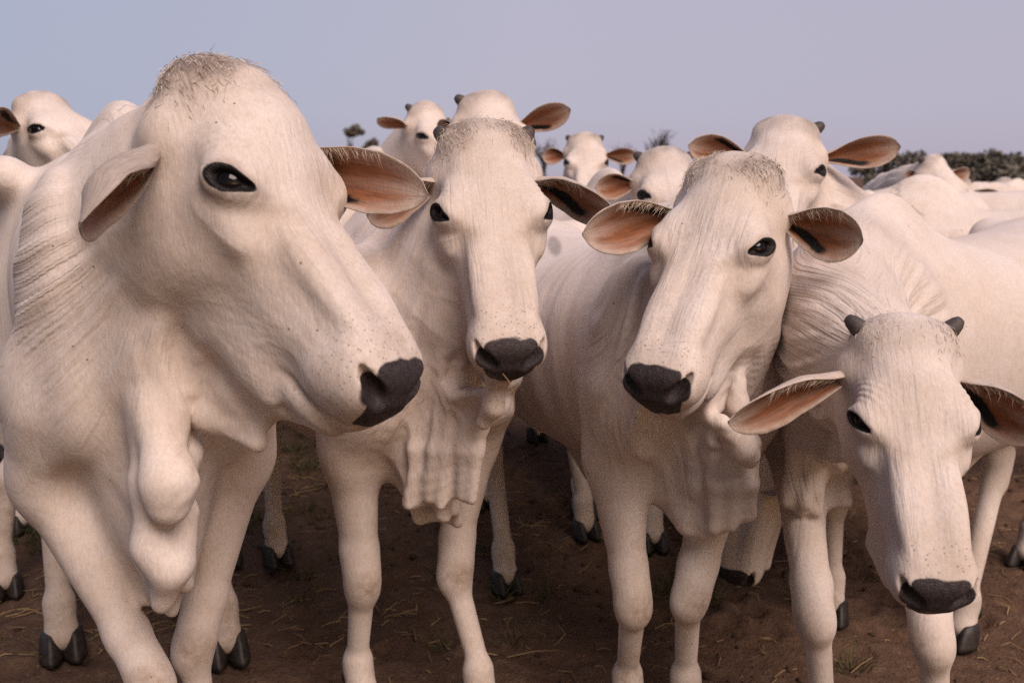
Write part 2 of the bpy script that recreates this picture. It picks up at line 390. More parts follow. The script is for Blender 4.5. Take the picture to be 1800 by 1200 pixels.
def ear_shell(base, tip, opening, length_w, curl=1.0, bend=(0, 0, 0), nu=26, nv=17, dark=(.45, .5), thick=.006, grey=0.0):
    """A cupped leaf-shaped ear: verts, faces, pigment, skin, fold coordinate."""
    base, tip, bend = (np.asarray(v, float) for v in (base, tip, bend)); ctr = .5 * (base + tip) + bend
    us = np.linspace(0, 1, nu); prof_u = [0, .10, .22, .38, .55, .72, .86, .95, 1]; prof_w = [.42, .46, .64, .90, 1.0, .93, .70, .42, .06]
    cu = [0, .15, .3, .5, .75, 1]; cp = [2.6, 2.2, 1.75, 1.35, .95, .5]
    inner = []; outer = []; par = []
    for u in us:
        c = (1 - u) ** 2 * base + 2 * u * (1 - u) * ctr + u * u * tip
        t = unit(2 * (1 - u) * (ctr - base) + 2 * u * (tip - ctr)); n = np.asarray(opening, float); n = unit(n - t * (n @ t)); s = np.cross(t, n)
        wd = length_w * np.interp(u, prof_u, prof_w); ph = np.interp(u, cu, cp) * curl; r = wd / 2 / ph
        for v in np.linspace(-1, 1, nv):
            a = ph * v; q = c + s * r * math.sin(a) + n * (r * (1 - math.cos(a)) - .25 * wd * (1 - math.cos(min(ph, 1.5))))
            nl = -(s * math.sin(a) - n * math.cos(a))       # towards the opening
            nl = n * math.cos(a) - s * math.sin(a)
            th = thick * (1 - .5 * abs(v)) * (1.4 - .8 * u)
            rip = .003 * math.sin(v * 9 + 3 * u) * (1 - u) * math.sin(3.14 * min(u * 1.3, 1))
            inner.append(q + nl * (th * .5 + rip)); outer.append(q - nl * th * .5); par.append((u, v))
    par = np.array(par); K = nu * nv; vs = np.array(inner + outer); fs = []
    for i in range(nu - 1):
        for j in range(nv - 1):
            a = i * nv + j; fs.append((a, a + nv, a + nv + 1, a + 1)); fs.append((K + a, K + a + 1, K + a + nv + 1, K + a + nv))
        for j, fl in ((0, 0), (nv - 1, 1)):
            a = i * nv + j; q = (a, K + a, K + a + nv, a + nv); fs.append(q if not fl else q[::-1])
    for j in range(nv - 1):
        a = (nu - 1) * nv + j; fs.append((a, K + a, K + a + 1, a + 1)[::-1]); a = j; fs.append((a, K + a, K + a + 1, a + 1))
    U, Vv = par[:, 0], par[:, 1]
    pin = np.zeros((K, 4)); rim = sstep(.74, 1.0, np.abs(Vv)) + sstep(.84, 1.0, U)
    pin[:, 1] = np.clip((1 - rim) * (1.25 - .40 * np.abs(np.sin(Vv * 4.5 + U * 2.2)) - .35 * sstep(.55, .95, U)) * sstep(-.05, .2, U), 0, 1)
    pin[:, 0] = np.clip(1.2 * gauss(U - dark[0] + .12 * np.sin(Vv * 5), .22) * gauss(Vv - dark[1] + .10 * np.sin(U * 9), .24), 0, 1)
    pin[:, 3] = .35 * np.clip(rim, 0, 1); pin[:, 2] = np.clip(.30 + .35 * rim, 0, .7)
    po = np.zeros((K, 4)); po[:, 3] = grey + .22 + .3 * sstep(.35, .95, U) * sstep(.5, -.4, Vv)
    po[:, 2] = .30
    sk = np.zeros((2 * K, 4)); sk[:, 0] = .25; sk[:, 2] = 1.6
    wc = np.concatenate([np.stack([Vv * .06, U * .03, 0 * U], 1)] * 2)
    return vs, fs, np.concatenate([pin, po]), sk, wc

def hoof_mesh(p, d, s):
    """Two claws and dew claws standing at p, toes pointing along d."""
    d = unit(V(d[0], d[1], 0)); l = V(-d[1], d[0], 0); vs = []; fs = []
    rings = [(0, 1.0), (.012, 1.0), (.03, .93), (.05, .84), (.066, .70), (.074, .4)]
    for sd in (-1, 1):
        o = len(vs); n = 14
        for z, q in rings:
            for i in range(n):
                a = 2 * math.pi * i / n; x = math.cos(a); y = math.sin(a)
                lx = (.060 if x > 0 else .038) * x * q - .35 * z + .008; ly = .030 * q * y * (1 - .35 * max(x, 0) ** 2)
                vs.append(p + s * (d * lx + l * (sd * (.028 + .002 * max(x, 0) ** 2 * (1 - z / .08)) + ly) + V(0, 0, z)))
        for j in range(len(rings) - 1):
            for i in range(n): fs.append((o + j * n + i, o + j * n + (i + 1) % n, o + (j + 1) * n + (i + 1) % n, o + (j + 1) * n + i))
        fs.append(tuple(o + i for i in range(n))[::-1]); fs.append(tuple(o + (len(rings) - 1) * n + i for i in range(n)))
        v2, f2 = ball(p + s * (-.045 * d + sd * .028 * l + V(0, 0, .095)), np.array([.014, .014, .02]) * s, nu=8, nv=6)
        o = len(vs); vs += v2; fs += [tuple(o + i for i in f) for f in f2]
    return vs, fs

def bez(P, t): return (1-t)**3*P[0] + 3*(1-t)**2*t*P[1] + 3*(1-t)*t*t*P[2] + t**3*P[3]

def cow(label, S, H, s, R, T, hs, legs=None, ears=None, horns=(1, 1), h=.008, detail=1, seed=0, dewlap=1.0, brisket=1.0, hump=1.0, bulge=0.0, extra=None, face_tan=0.22,
        group='white cattle standing in the herd', lids=1.0, spots=(), neck_in=1.0, tail=False, horn_len=.035, fold=1.0, body=True, poll_grey=1.0, navel=1.0, hair=0, leg=1.0, neckw=1.0, eye_y=.178, eye_z=-.010, wide=1.0):
    """S, H: ground points under the shoulders and the hips; R, T: axes and poll position of the head, hs its size."""
    rs = random.Random(seed); S = np.asarray(S, float); H = np.asarray(H, float)
    fx = unit(V(S[0] - H[0], S[1] - H[1], 0)); ly = V(-fx[1], fx[0], 0); up = V(0, 0, 1); B = np.stack([ly, fx, up], 1); O = V(S[0], S[1], 0)
    L = lambda x, y, z: O + s * (fx * x + ly * y + up * z)
    hp = lambda x, y, z: T + hs * (R @ V(x, y, z))
    so = Solid(); xs = np.hypot(*(S - H)[:2]) / (1.1 * s)      # body length factor
    # trunk
    st = np.array(TORSO) * s; neg = st[:, 0] < 0; st[neg, 0] *= xs; st[:, 3] *= wide
    so.loft(O, B, st, (-.32 * s, st[0, 0], .5 * s), (.32 * s, st[-1, 0], 1.4 * s), k=.05)
    so.ellipsoid(L(-.08, 0, 1.215), np.array([.05 + .02 * hump, .17, .09 + .075 * hump]) * s, B @ np.array([[1, 0, 0], [0, .94, -.34], [0, .34, .94]]), k=.09)
    # hips, pin bones
    for sd in (-1, 1):
        so.ellipsoid(L(-1.0 * xs, sd * .19, 1.215), np.array([.05, .07, .05]) * s, B, k=.07)
        so.ellipsoid(L(.07, sd * .165 * wide, .97), np.array([.075, .13, .27]) * s, B @ np.array([[1, 0, 0], [0, .96, .28], [0, -.28, .96]]), k=.08)
        so.ellipsoid(L(.14, sd * .155 * wide, .87), np.array([.05, .055, .08]) * s, B, k=.10)
        so.ellipsoid(L(-1.14 * xs, sd * .14, .92), np.array([.105, .19, .30]) * s, B, k=.08)
    legs = legs or {}
    feet = []
    sl = s * leg
    for i, sd in enumerate((1, -1)):         # 0 = the cow's left
        kn, ft = legs.get(('front', i), (None, None))
        ft = L(.02, sd * .13, 0) if ft is None else V(ft[0], ft[1], 0); kn = np.asarray(kn, float) if kn is not None else np.array([*(.85 * ft + .15 * L(.02, sd * .15, 0))[:2], .40 * s])
        el = L(.02, sd * .165, .72); fet = V(ft[0], ft[1], .125 * s) - .035 * s * fx; out = sd * ly
        so.oval(L(.06, sd * .16, .86), el, ly, (.078 * sl, .120 * sl), (.066 * sl, .088 * sl), .06)
        kt = unit(kn - el)
        so.oval(el, kn - kt * .06 * s, ly, (.064 * sl, .085 * sl), (.041 * sl, .046 * sl), .04)
        so.cone(kn - kt * .06 * s, kn + kt * .04 * s, .042 * sl, .040 * sl, .035)
        so.ellipsoid(kn + .010 * s * fx, np.array([.040, .040, .052]) * sl, B, k=.03)
        so.cone(kn + kt * .03 * s, fet + V(0, 0, .03 * s), .033 * sl, .0275 * sl, .03)
        so.cone(fet + V(0, 0, .01), fet - V(0, 0, .005), .036 * sl, .036 * sl, .025)
        so.cone(fet, ft + V(0, 0, .055 * s) - .01 * s * fx, .034 * sl, .043 * sl, .02)
        feet.append((ft, fx))
    for i, sd in enumerate((1, -1)):
        ft = legs.get(('hind', i), (None, None))[1]
        ft = L(-1.16 * xs, sd * .14, 0) if ft is None else V(ft[0], ft[1], 0)
        stf = L(-.98 * xs, sd * .165, .74); hk = np.array([*(.8 * ft + .2 * L(-1.2 * xs, sd * .13, 0))[:2], .50 * s]) - fx * .09 * s; fet = V(ft[0], ft[1], .125 * s) - .03 * s * fx
        so.oval(L(-1.08 * xs, sd * .15, .9), stf, ly, (.09 * s, .17 * s), (.075 * s, .12 * s), .06)
        so.oval(stf, hk + V(0, 0, .05 * s), ly, (.07 * s, .11 * s), (.038 * s, .052 * s), .04)
        so.cone(hk + V(0, 0, .05 * s) - .02 * s * fx, hk - V(0, 0, .04 * s), .039 * s, .036 * s, .03)
        so.cone(hk, fet + V(0, 0, .03 * s), .034 * s, .029 * s, .03)
        so.cone(fet + V(0, 0, .01), fet - V(0, 0, .005), .037 * s, .037 * s, .025)
        so.cone(fet, ft + V(0, 0, .055 * s) - .01 * s * fx, .034 * s, .043 * s, .02)
        feet.append((ft, fx))
    # navel fold
    if navel:
        so.tri(L(-.25, 0, .64), L(-.75 * xs, 0, .64), L(-.48 * xs, 0, .64 - .12 * navel), .018, .05)
    if tail:
        so.chain([(L(-1.36 * xs, 0, 1.22), .035 * s), (L(-1.43 * xs, 0, 1.05), .025 * s), (L(-1.42 * xs, .02, .6), .018 * s)], .03)
        so.ellipsoid(L(-1.42 * xs, .02, .45), np.array([.03, .03, .16]) * s, B)
    # neck
    occ = hp(0, .045, -.105); back = -(R[:, 1] * .45 + 0 * up); N0 = L(-.05, 0, 1.06); N1 = L(.22 * neck_in, 0, 1.10 + .0)
    nl = np.linalg.norm(occ - N1); N2 = occ + unit(-R[:, 1] * .25 - R[:, 2] * .55 + .6 * unit(N1 - occ)) * nl * .36
    NB = (N0, N1, N2, occ); ts = np.linspace(0, 1, 7); npnt = [bez(NB, t) for t in ts]
    sides = []
    for i, t in enumerate(ts):
        sides.append(unit((1 - t) * ly * (1 if ly @ R[:, 0] > -0.2 else -1) + t * R[:, 0]))
    rsd = np.interp(ts, [0, .3, .6, .85, 1], [.15, .125, .098, .080, .074]) * (s * .5 + hs * .5) * neckw; rup = np.interp(ts, [0, .3, .6, .85, 1], [.22, .215, .165, .125, .10]) * (s * .5 + hs * .5) * neckw
    for i in range(6): so.oval(npnt[i], npnt[i + 1], sides[i], (rsd[i], rup[i]), (rsd[i + 1], rup[i + 1]), .06)
    # dewlap: a pleated sheet hanging from the throat along the underside of the neck to between the legs
    if dewlap:
        nR = 34; ph0 = rs.uniform(0, 6); ups = []; los = []; path = []
        for i, t in enumerate(np.linspace(1, .22, 9)):
            c = bez(NB, t); tg = unit(bez(NB, min(t + .02, 1)) - bez(NB, t - .02)); sd = unit((1 - t) * ly * (1 if ly @ R[:, 0] > -.2 else -1) + t * R[:, 0])
            dn = np.cross(sd, tg); dn *= -np.sign(dn[2] - .6 * (dn @ -fx)) if abs(dn[2]) > .05 else np.sign(dn @ fx)
            path.append(c + dn * np.interp(t, [0, .3, .6, .85, 1], [.22, .215, .165, .125, .10]) * .5 * (s + hs) * .78 * neckw)
        path[0] = hp(0, .15, -.20); path[1] = .5 * path[1] + .5 * hp(0, .10, -.20)
        path += [L(.20, 0, .84), L(.12, 0, .76), L(.02, 0, .70)]; path = np.array(path)
        cum = np.concatenate([[0], np.cumsum(np.linalg.norm(np.diff(path, axis=0), axis=1))]); cum /= cum[-1]
        for i in range(nR):
            t = i / (nR - 1); q = np.array([np.interp(t, cum, path[:, k]) for k in range(3)])
            dep = dewlap * s * np.interp(t, [0, .1, .25, .5, .72, .86, 1], [.05, .085, .12, .17, .22, .21, .06]) * (1 + (.07 * math.sin(i * 1.1 + ph0) + .05 * math.sin(i * 2.3)) * min(1, max(0, t * 2.5 - 1)))
            z = math.sin(i * 2 * math.pi / 4.4 + ph0 + .7 * math.sin(i * .8)) * (.006 + .040 * t * t) * dewlap
            sd = unit((1 - t) * R[:, 0] + t * ly * (1 if ly @ R[:, 0] > -.2 else -1)); ups.append(q + sd * z * .4)
            los.append(q - up * dep + sd * z + .18 * dep * fx)
        for i in range(nR - 1):
            so.tri(ups[i], ups[i + 1], los[i], .011, .022); so.tri(ups[i + 1], los[i + 1], los[i], .0095, .012)
        # throat lobe under the jaw
        a, b, c, d = hp(0, .37, -.165), hp(0, .15, -.215), hp(.004, .29, -.185) - up * .13 * hs * min(dewlap, 1.1), hp(-.008, .19, -.21) - up * .15 * hs * min(dewlap, 1.1)
        so.tri(a, b, c, .013, .03); so.tri(b, c, d, .014, .02); so.tri(b, d, los[2], .012, .02); so.cone(c, d, .017, .020, .02)
    if brisket:
        so.ellipsoid(L(.10, 0, .80), np.array([.085, .12, .11]) * s, B, k=.07)
        if brisket > 1: so.ellipsoid(L(.09, 0, .80 - .55 * (brisket - 1)), np.array([.085, .12, .13]) * s, B, k=.08)
    if extra: extra(so, hp, L, dict(npnt=npnt, R=R))
    # head
    hd = np.array(HEAD) * hs; f = np.array(HEAD)[:, 0]; hd[:, 1] += bulge * hs * gauss(f - .085, .10)
    so.loft(T, R, hd, (-.12 * hs, -.07 * hs, -.25 * hs), (.12 * hs, .51 * hs, .08 * hs), k=.035, taper=.50, n=2.35)
    RR = R.copy()
    def hell(c, r, k, op=0, rot=None): so.ellipsoid(hp(*c), np.array(r) * hs, R if rot is None else R @ rot, k * hs, op)
    for sd in (-1, 1):
        hell((sd * .078, .165, -.008), (.022, .046, .022), .045)          # brow
        hell((sd * .083, .20, -.055), (.018, .045, .018), .04)            # cheek bone
        hell((sd * .062, .13, -.135), (.034, .085, .075), .045)           # jaw muscle
        hell((sd * .046, .452, -.050), (.024, .036, .036), .03)           # nostril wing
        hell((sd * .066, .006, -.008), (.024, .028, .026), .045)           # horn base
        hell((sd * .088, .045, -.058), (.028, .032, .032), .035)          # ear root
        hell((sd * .028, .30, -.178), (.018, .09, .028), .05)              # lower jaw
        hell((sd * .038, .33, -.012), (.022, .09, .016), .03)             # nasal ridge
    hell((0, -.006, .006), (.046, .034, .032), .05)
    hell((0, .422, -.143), (.044, .050, .024), .02)
    hell((0, .43, -.085), (.059, .05, .042), .03)                       # lower lip
    hell((0, .47, -.055), (.050, .028, .035), .03)
    # eyes
    eyes = []
    for sd in (-1, 1):
        n = unit(V(sd * .84, .20, .46)); a0 = V(0, .80, .60); a = unit(a0 - n * (a0 @ n)); b = np.cross(n, a) * sd
        # surface point along the sight line
        lo_, hi_ = 0.0, .16
        for _ in range(22):
            md = .5 * (lo_ + hi_); q = V(0.0, eye_y, eye_z) + V(sd * md, 0, 0)
            if so.pts(hp(*q)[None])[0] < 0: lo_ = md
            else: hi_ = md
        c = V(sd * lo_, eye_y, eye_z); A = np.stack([a, b, n], 1)
        so.ellipsoid(hp(*(c - n * .002)), np.array([.034, .021, .011]) * hs, R @ A, .022 * hs, 0)    # lids
        so.ellipsoid(hp(*(c + n * .018)), np.array([.0250, .0125 * lids, .024]) * hs, R @ A, .006 * hs, 1)
        so.ellipsoid(hp(*(c + n * .014 + a * .024)), np.array([.014, .006 * lids, .016]) * hs, R @ A, .005 * hs, 1)
        eyes.append((c, a, b, n, A))
    for sd in (-1, 1):
        rr = np.stack([unit(V(.75 * sd, .5, .2)), unit(V(-.35 * sd, .2, .75)), V(0, 0, 1)], 1); rr[:, 1] -= rr[:, 0] * (rr[:, 0] @ rr[:, 1]); rr[:, 1] = unit(rr[:, 1]); rr[:, 2] = np.cross(rr[:, 0], rr[:, 1])
        hell((sd * .042, .487, -.040), (.016, .0115, .026), .010, 1, rr)
        hell((sd * .055, .470, -.030), (.011, .006, .015), .008, 1, rr)
    # ------- mesh
    v, q = surface(so, h); v = project(so, v, h, 1); polys = []
    if detail:
        def hl(v): return (v - T) @ R / hs
        lv = hl(v[q].mean(1)); m = (np.abs(lv[:, 0]) < .2) & (lv[:, 1] > -.10) & (lv[:, 1] < .55) & (np.abs(lv[:, 2] + .07) < .24)
        v, q, polys = refine(v, q, polys, m); u = np.unique(q[-4 * int(m.sum()):]); v[u] = project(so, v[u], h * .5, 1)
        if detail > 1:
            lv = hl(v[q].mean(1)); m = np.zeros(len(q), bool)
            for e in eyes: m |= (((lv - e[0]) / [.05, .065, .05]) ** 2).sum(1) < 1
            m |= (lv[:, 1] > .41) & (np.abs(lv[:, 0]) < .1) & (np.abs(lv[:, 2] + .05) < .14)
            v, q, polys = refine(v, q, polys, m); u = np.unique(q[-4 * int(m.sum()):]); v[u] = project(so, v[u], h * .3, 1)
    fn_ = np.cross(v[q[:, 2]] - v[q[:, 0]], v[q[:, 3]] - v[q[:, 1]]); nrm = np.stack([np.bincount(q.ravel(), np.repeat(fn_[:, i], 4), len(v)) for i in range(3)], 1)
    for f in polys:
        nrm[f] += np.cross(v[f[2]] - v[f[0]], v[f[-1]] - v[f[1]])
    nrm /= np.linalg.norm(nrm, axis=1)[:, None] + 1e-12
    lv = (v - T) @ R / hs; X, Y, Z = lv.T; aX = np.abs(X)
    bl = (v - O) @ B / s; bx, by, bz = bl[:, 1], bl[:, 0], bl[:, 2]
    hw = sstep(-.05, .05, Y) * sstep(.56, .52, Y) * sstep(.155, .125, aX) * sstep(-.27, -.215, Z - .0 * Y) * sstep(.14, .10, Z)
    hw = np.where((Y > .3) & (Z > -.22) & (aX < .12) & (Y < .52), np.maximum(hw, sstep(.3, .33, Y) * sstep(-.22, -.20, Z)), hw)
    # neck axis coordinate
    fine = np.array([bez(NB, t) for t in np.linspace(0, 1, 40)]); ln = np.concatenate([[0], np.cumsum(np.linalg.norm(np.diff(fine, axis=0), axis=1))])
    best = np.full(len(v), 9.); ax = np.zeros(len(v))
    for a, b, l0 in zip(fine[:-1], fine[1:], ln): 
        ab = b - a; t = np.clip((v - a) @ ab / (ab @ ab), 0, 1); d = np.linalg.norm(v - a - t[:, None] * ab, axis=1); k = d < best; best = np.where(k, d, best); ax = np.where(k, l0 + t * np.linalg.norm(ab), ax)
    nk = ax / ln[-1]; neckm = sstep(.06, .3, nk) * sstep(.50 * s, .34 * s, best) * (1 - hw)
    tgv = np.gradient(fine, axis=0); tgv /= np.linalg.norm(tgv, axis=1)[:, None]; sdv = np.array([unit((1 - t) * ly * (1 if ly @ R[:, 0] > -.2 else -1) + t * R[:, 0]) for t in np.linspace(0, 1, 40)])
    sdv = np.array([unit(a - b * (a @ b)) for a, b in zip(sdv, tgv)]); upn = np.cross(sdv, tgv); upn *= np.sign(upn[:, 2:3] + 1e-6)
    tt = nk * 39; ipl = lambda A_: np.stack([np.interp(tt, np.arange(40), A_[:, k]) for k in range(3)], 1)
    rel = v - ipl(fine); ang = np.arctan2((rel * ipl(sdv)).sum(1), (rel * ipl(upn)).sum(1))
    bm = sstep(-.22, -.02, bx); phase = np.where(bm > .5, np.abs(ang) * .16, bx * s); foldm = np.abs(bm - .5) * 2
    wz = wavy(v, 1.1, seed); along = v[:, 2]
    fo = np.zeros((len(v), 3)); fo[:, 0] = phase + .05 * wz + .02 * wavy(v, 3, seed + 1); fo[:, 1] = along * .07; fo[:, 2] = seed * 1.3 + wz * .02
    chest = sstep(-.15, .1, bx) * sstep(.3, .55, bz) * (1 - hw)
    amp = .16 * foldm + .40 * foldm * neckm + .28 * chest * sstep(1.25, 1.0, bz)
    amp *= (np.abs(hw - .5) * 2) ** 1.0
    amp *= sstep(.30, .55, bz) * (.65 + .6 * wavy(v, 1.6, seed + 2)).clip(.15, 1.3)
    # head folds: rings round the eyes, lines down the forehead
    ew = np.zeros(len(v)); ed = np.zeros(len(v)); eb = np.zeros(len(v))
    for (c, a, b, n, A) in eyes:
        dd = (lv - c) @ A; rad = np.sqrt((dd[:, 0] / 1.25) ** 2 + dd[:, 1] ** 2 + .5 * dd[:, 2] ** 2); side = np.sign(c[0]) * X > 0
        m = np.where(side, sstep(.030, .042, rad) * sstep(.095, .055, rad), 0); k = m > ew; ed = np.where(k, rad, ed); eb = np.where(k, dd[:, 1], eb); ew = np.maximum(ew, m)
    fore = gauss(Y - .17, .12) * sstep(-.06, -.01, Z)
    hf = np.stack([X * hs, Y * .09 * hs, .25 * Z * hs + seed], 1)
    fo = np.where((hw > .5)[:, None], hf, fo); amp = amp * (1 - hw) + hw * np.abs(hw - .5) * 2 * (.10 + .24 * fold * fore + .25 * gauss(aX - .05, .03) * sstep(.2, .3, Y) * sstep(.46, .40, Y))
    # coarse relief in the mesh itself
    ph = phase + .06 * wz + .025 * wavy(v, 2.6, seed + 3)
    low = .55 + .75 * sstep(.9, 2.0, np.abs(ang)); big = foldm * neckm * low * (.0065 * np.sin(ph * 6.28 / .075) + .0035 * np.sin(ph * 6.28 / .038 + 2 * wz)) * (.5 + .6 * wavy(v, 1.3, seed + 4)).clip(0, 1.4) * sstep(.97, .8, nk)
    big += .004 * chest * wavy(v * [1, 1, .5], 5.5, seed + 5) + .0025 * hw * wavy(lv * hs, 7, seed) * sstep(.44, .38, Y)
    big += -.0008 * hw * fold * (.35 + .65 * wavy(lv, 5, seed + 8)).clip(0, 1.2) * (ew * sstep(-.01, .022, eb) * np.cos((ed + .002 * wavy(lv, 9, seed)) * 6.28 / .0105))
    vein = (1 - np.abs(wavy(lv * [1, .5, 1], 6.5, seed + 6))).clip(0, 1) ** 4; big += .0015 * hw * vein * sstep(.44, .38, Y) * (.4 + .6 * sstep(.02, .07, aX))
    crp = sstep(-.12, .05, bx) * sstep(.92, .80, bz) * sstep(.52, .62, bz) * sstep(.15, .10, np.abs(by)) * (1 - hw)
    cc = bz + .8 * np.abs(by) + .09 * wavy(v, 2.2, seed + 9); big += .0007 * crp * np.sin(cc * 6.28 / .034) * (.5 + .7 * wavy(v, 4, seed + 5)).clip(0, 1.3)
    trk = sstep(-.08, -.2, bx) * sstep(.62, .75, bz); rp = bx * s + .03 * wz + .012 * wavy(v, 2.5, seed + 3)
    big += trk * (.0012 * np.sin(rp * 6.28 / .042) * (.3 + wavy(v, 1.7, seed + 7)).clip(0, 1.2) + .003 * np.sin(bx * 6.28 / .115) * sstep(-.85, -.7, bx) * sstep(1.2, 1.05, bz))
    # mouth line and lip corner
    zm = np.interp(Y, [.32, .36, .40, .44, .48, .5], [-.158, -.146, -.132, -.124, -.116, -.11])
    ml = sstep(.365, .395, Y) * hw * sstep(.0, .03, np.hypot(aX, .5 * (.5 - Y).clip(0)))
    big -= .006 * hs * ml * gauss(Z - zm, .006)
    v = v + nrm * big[:, None]
    # pigment
    pig = np.zeros((len(v), 4)); sk = np.zeros((len(v), 4))
    nose = sstep(.457, .473, Y + .003 * wavy(lv, 30, seed) - .20 * (aX - .036).clip(0) - .05 * (-.075 - Z).clip(0)) * sstep(.056, .043, aX + .35 * (-.055 - Z).clip(0)) * sstep(-.108, -.092, Z + .004 * wavy(lv, 25, seed)) * hw
    for sd in (-1, 1): nose = np.maximum(nose, sstep(.029, .016, np.linalg.norm(lv - V(sd * .041, .482, -.042), axis=1)) * hw)
    pig[:, 0] = nose
    for (c, a, b, n, A) in eyes:
        dd = (lv - c) @ A; da = dd[:, 0]; ec = np.sqrt((da / np.where(da > 0, .036, .028)) ** 2 + (dd[:, 1] / (.0160 * lids * (1 - .5 * (da / .045).clip(0, 1)))) ** 2 + (dd[:, 2] / .05) ** 2)
        pig[:, 0] = np.maximum(pig[:, 0], sstep(1.25, .9, ec) * hw)
        pig[:, 3] = np.maximum(pig[:, 3], .5 * sstep(1.9, 1.0, ec) * hw)
        pig[:, 2] = np.maximum(pig[:, 2], .5 * hw * gauss(dd[:, 0] - .07, .035) * gauss(dd[:, 1] + .012, .016) * (np.abs(dd[:, 2]) < .05))
    pig[:, 2] = np.maximum(pig[:, 2], .55 * hw * ml * gauss(Z - zm, .008))
    pl = sstep(.075, .0, Y) * sstep(-.07, -.005, Z) * (Y > -.09) * (aX < .13)
    pig[:, 3] = np.maximum(pig[:, 3], pl * np.clip(.30 + .60 * gauss(aX - .062, .03) + .30 * wavy(lv, 14, seed), 0, 1) * poll_grey)
    pig[:, 2] = np.maximum(pig[:, 2], face_tan * hw * (.5 + .5 * wavy(lv, 6, seed + 2)).clip(0, 1) + .12 * hw * gauss(X, .05) * sstep(.2, .4, Y))
    # knees, dirt low on the legs, smoky necks and humps
    for (kind, i), (kn, ft) in list(legs.items()):
        if kind == 'front' and kn is not None:
            pig[:, 2] = np.maximum(pig[:, 2], .8 * np.exp(-(((v - (np.asarray(kn) + .045 * s * fx - V(0, 0, .02))) / [.055, .06, .045]) ** 2).sum(1)))
    pig[:, 2] = np.maximum(pig[:, 2], (.60 * sstep(.50, .10, bz) + .25 * sstep(.85, .6, bz)) * (.45 + .4 * wavy(v, 5, seed + 1)).clip(0, 1))
    pig[:, 3] = np.maximum(pig[:, 3], .30 * neckm * sstep(1.0, 1.3, bz) * (.5 + .5 * wavy(v, 2, seed + 4)).clip(0, 1))
    for (c, r, str_) in spots:
        pig[:, 3] = np.maximum(pig[:, 3], str_ * sstep(1.2, .7, np.linalg.norm((v - np.asarray(c)) / np.asarray(r), axis=1)))
    sk[:, 0] = amp.clip(0, 1.2); sk[:, 1] = hw * sstep(.37, .42, Y) * (1 - nose); sk[:, 2] = 1.0 + 1.4 * pl; sk[:, 3] = 1
    for (c, a, b, n, A) in eyes: sk[:, 3] = np.minimum(sk[:, 3], .18 + .82 * sstep(.05, .075, np.linalg.norm(lv - c, axis=1)))
    faces = q.tolist() + polys; V_ = [v]; n0 = n1 = len(v); EARS = []; PG = [pig]; SK = [sk]; WC = [fo]
    for e in (ears or []):
        e = dict(e); ev, ef, ep, es, ew_ = ear_shell(**e); EARS.append((e, ev, (e.get('nu', 26), e.get('nv', 17)))); fl = [tuple(n0 + i for i in f) for f in ef]
        faces += fl; V_.append(ev); PG.append(ep); SK.append(es); WC.append(ew_); n0 += len(ev)
    root = bpy.data.objects.new('cow', None); root.empty_display_size = .2; col.objects.link(root); root.location = O
    root['label'] = label; root['category'] = 'cow'; root['group'] = group
    sub = lambda vs: [tuple(np.asarray(x) - O) for x in vs]
    obj('body', np.concatenate(V_) - O, faces, COAT, root, attrs=dict(pigment=('FLOAT_COLOR', np.concatenate(PG)), skin=('FLOAT_COLOR', np.concatenate(SK)), fold_coordinate=('FLOAT_VECTOR', np.concatenate(WC))))
    if hair:
        rn = np.random.RandomState(seed); wt = pl * np.clip(.10 + gauss(aX - .066, .030) + .3 * wavy(lv, 12, seed), .02, 1); wt[n1:] = 0
        ii = rn.choice(len(v), hair, p=wt / wt.sum()); N_ = nrm[ii]
        fl_ = R @ V(0, 1, .0) + rn.normal(size=(hair, 3)) * .55 + np.sign(X[ii])[:, None] * R[:, 0] * .4; fl_ -= N_ * (fl_ * N_).sum(1)[:, None]; fl_ /= np.linalg.norm(fl_, axis=1)[:, None]
        rt = v[ii] - O + rn.normal(size=(hair, 3)) * .003
        hb = blades(rt, fl_ + N_ * .06, rn.uniform(.007, .016, hair) * hs, rn.uniform(.0008, .0016, hair), 'poll_hair', HAIR, root, rn, .12); hb['kind'] = 'stuff'
        er = []; ed_ = []
        for e, evs, dims in EARS:
            nu_, nv_ = dims; g_ = np.asarray(evs[:nu_ * nv_]).reshape(nu_, nv_, 3); j = 0 if g_[nu_ // 2, 0, 2] > g_[nu_ // 2, -1, 2] else nv_ - 1
            for _ in range(170):
                u = rn.uniform(.14, .72) * (nu_ - 1); i = int(u); f = u - i; a_ = g_[i, j] * (1 - f) + g_[i + 1, j] * f; mid_ = g_[i, nv_ // 2]
                tip_ = unit(g_[-1, nv_ // 2] - g_[0, nv_ // 2]); er.append(a_ + (mid_ - a_) * rn.uniform(0, .12) - O); ed_.append(unit(mid_ - a_) * .8 + tip_ * rn.uniform(.3, .9) + unit(np.asarray(e['opening'], float)) * rn.uniform(0, .5) + rn.normal(size=3) * .15)
        if er:
            hb = blades(np.array(er), np.array(ed_), rn.uniform(.010, .028, len(er)), rn.uniform(.0006, .0011, len(er)), 'ear_hair', FRINGE, root, rn, .1); hb['kind'] = 'stuff'
    for (c, a, b, n, A) in eyes:
        vs, fs = ball(hp(*(c - n * .0195)), np.array([.0245] * 3) * hs, R @ A); obj('eye', sub(vs), fs, EYE, root)
    for sd, on in zip((1, -1), horns):
        if on:
            b0 = hp(sd * .074, -.004, -.004); dr = unit(R @ V(sd * .72, -.62, .25)); ll = horn_len * hs * on
            vs, fs = tube([b0 - dr * .02, b0 + dr * ll * .4, b0 + dr * ll * .75, b0 + dr * ll * .95, b0 + dr * ll], np.array([.020, .018, .014, .009, .003]) * hs, 12); obj('horn', sub(vs), fs, HORN, root)
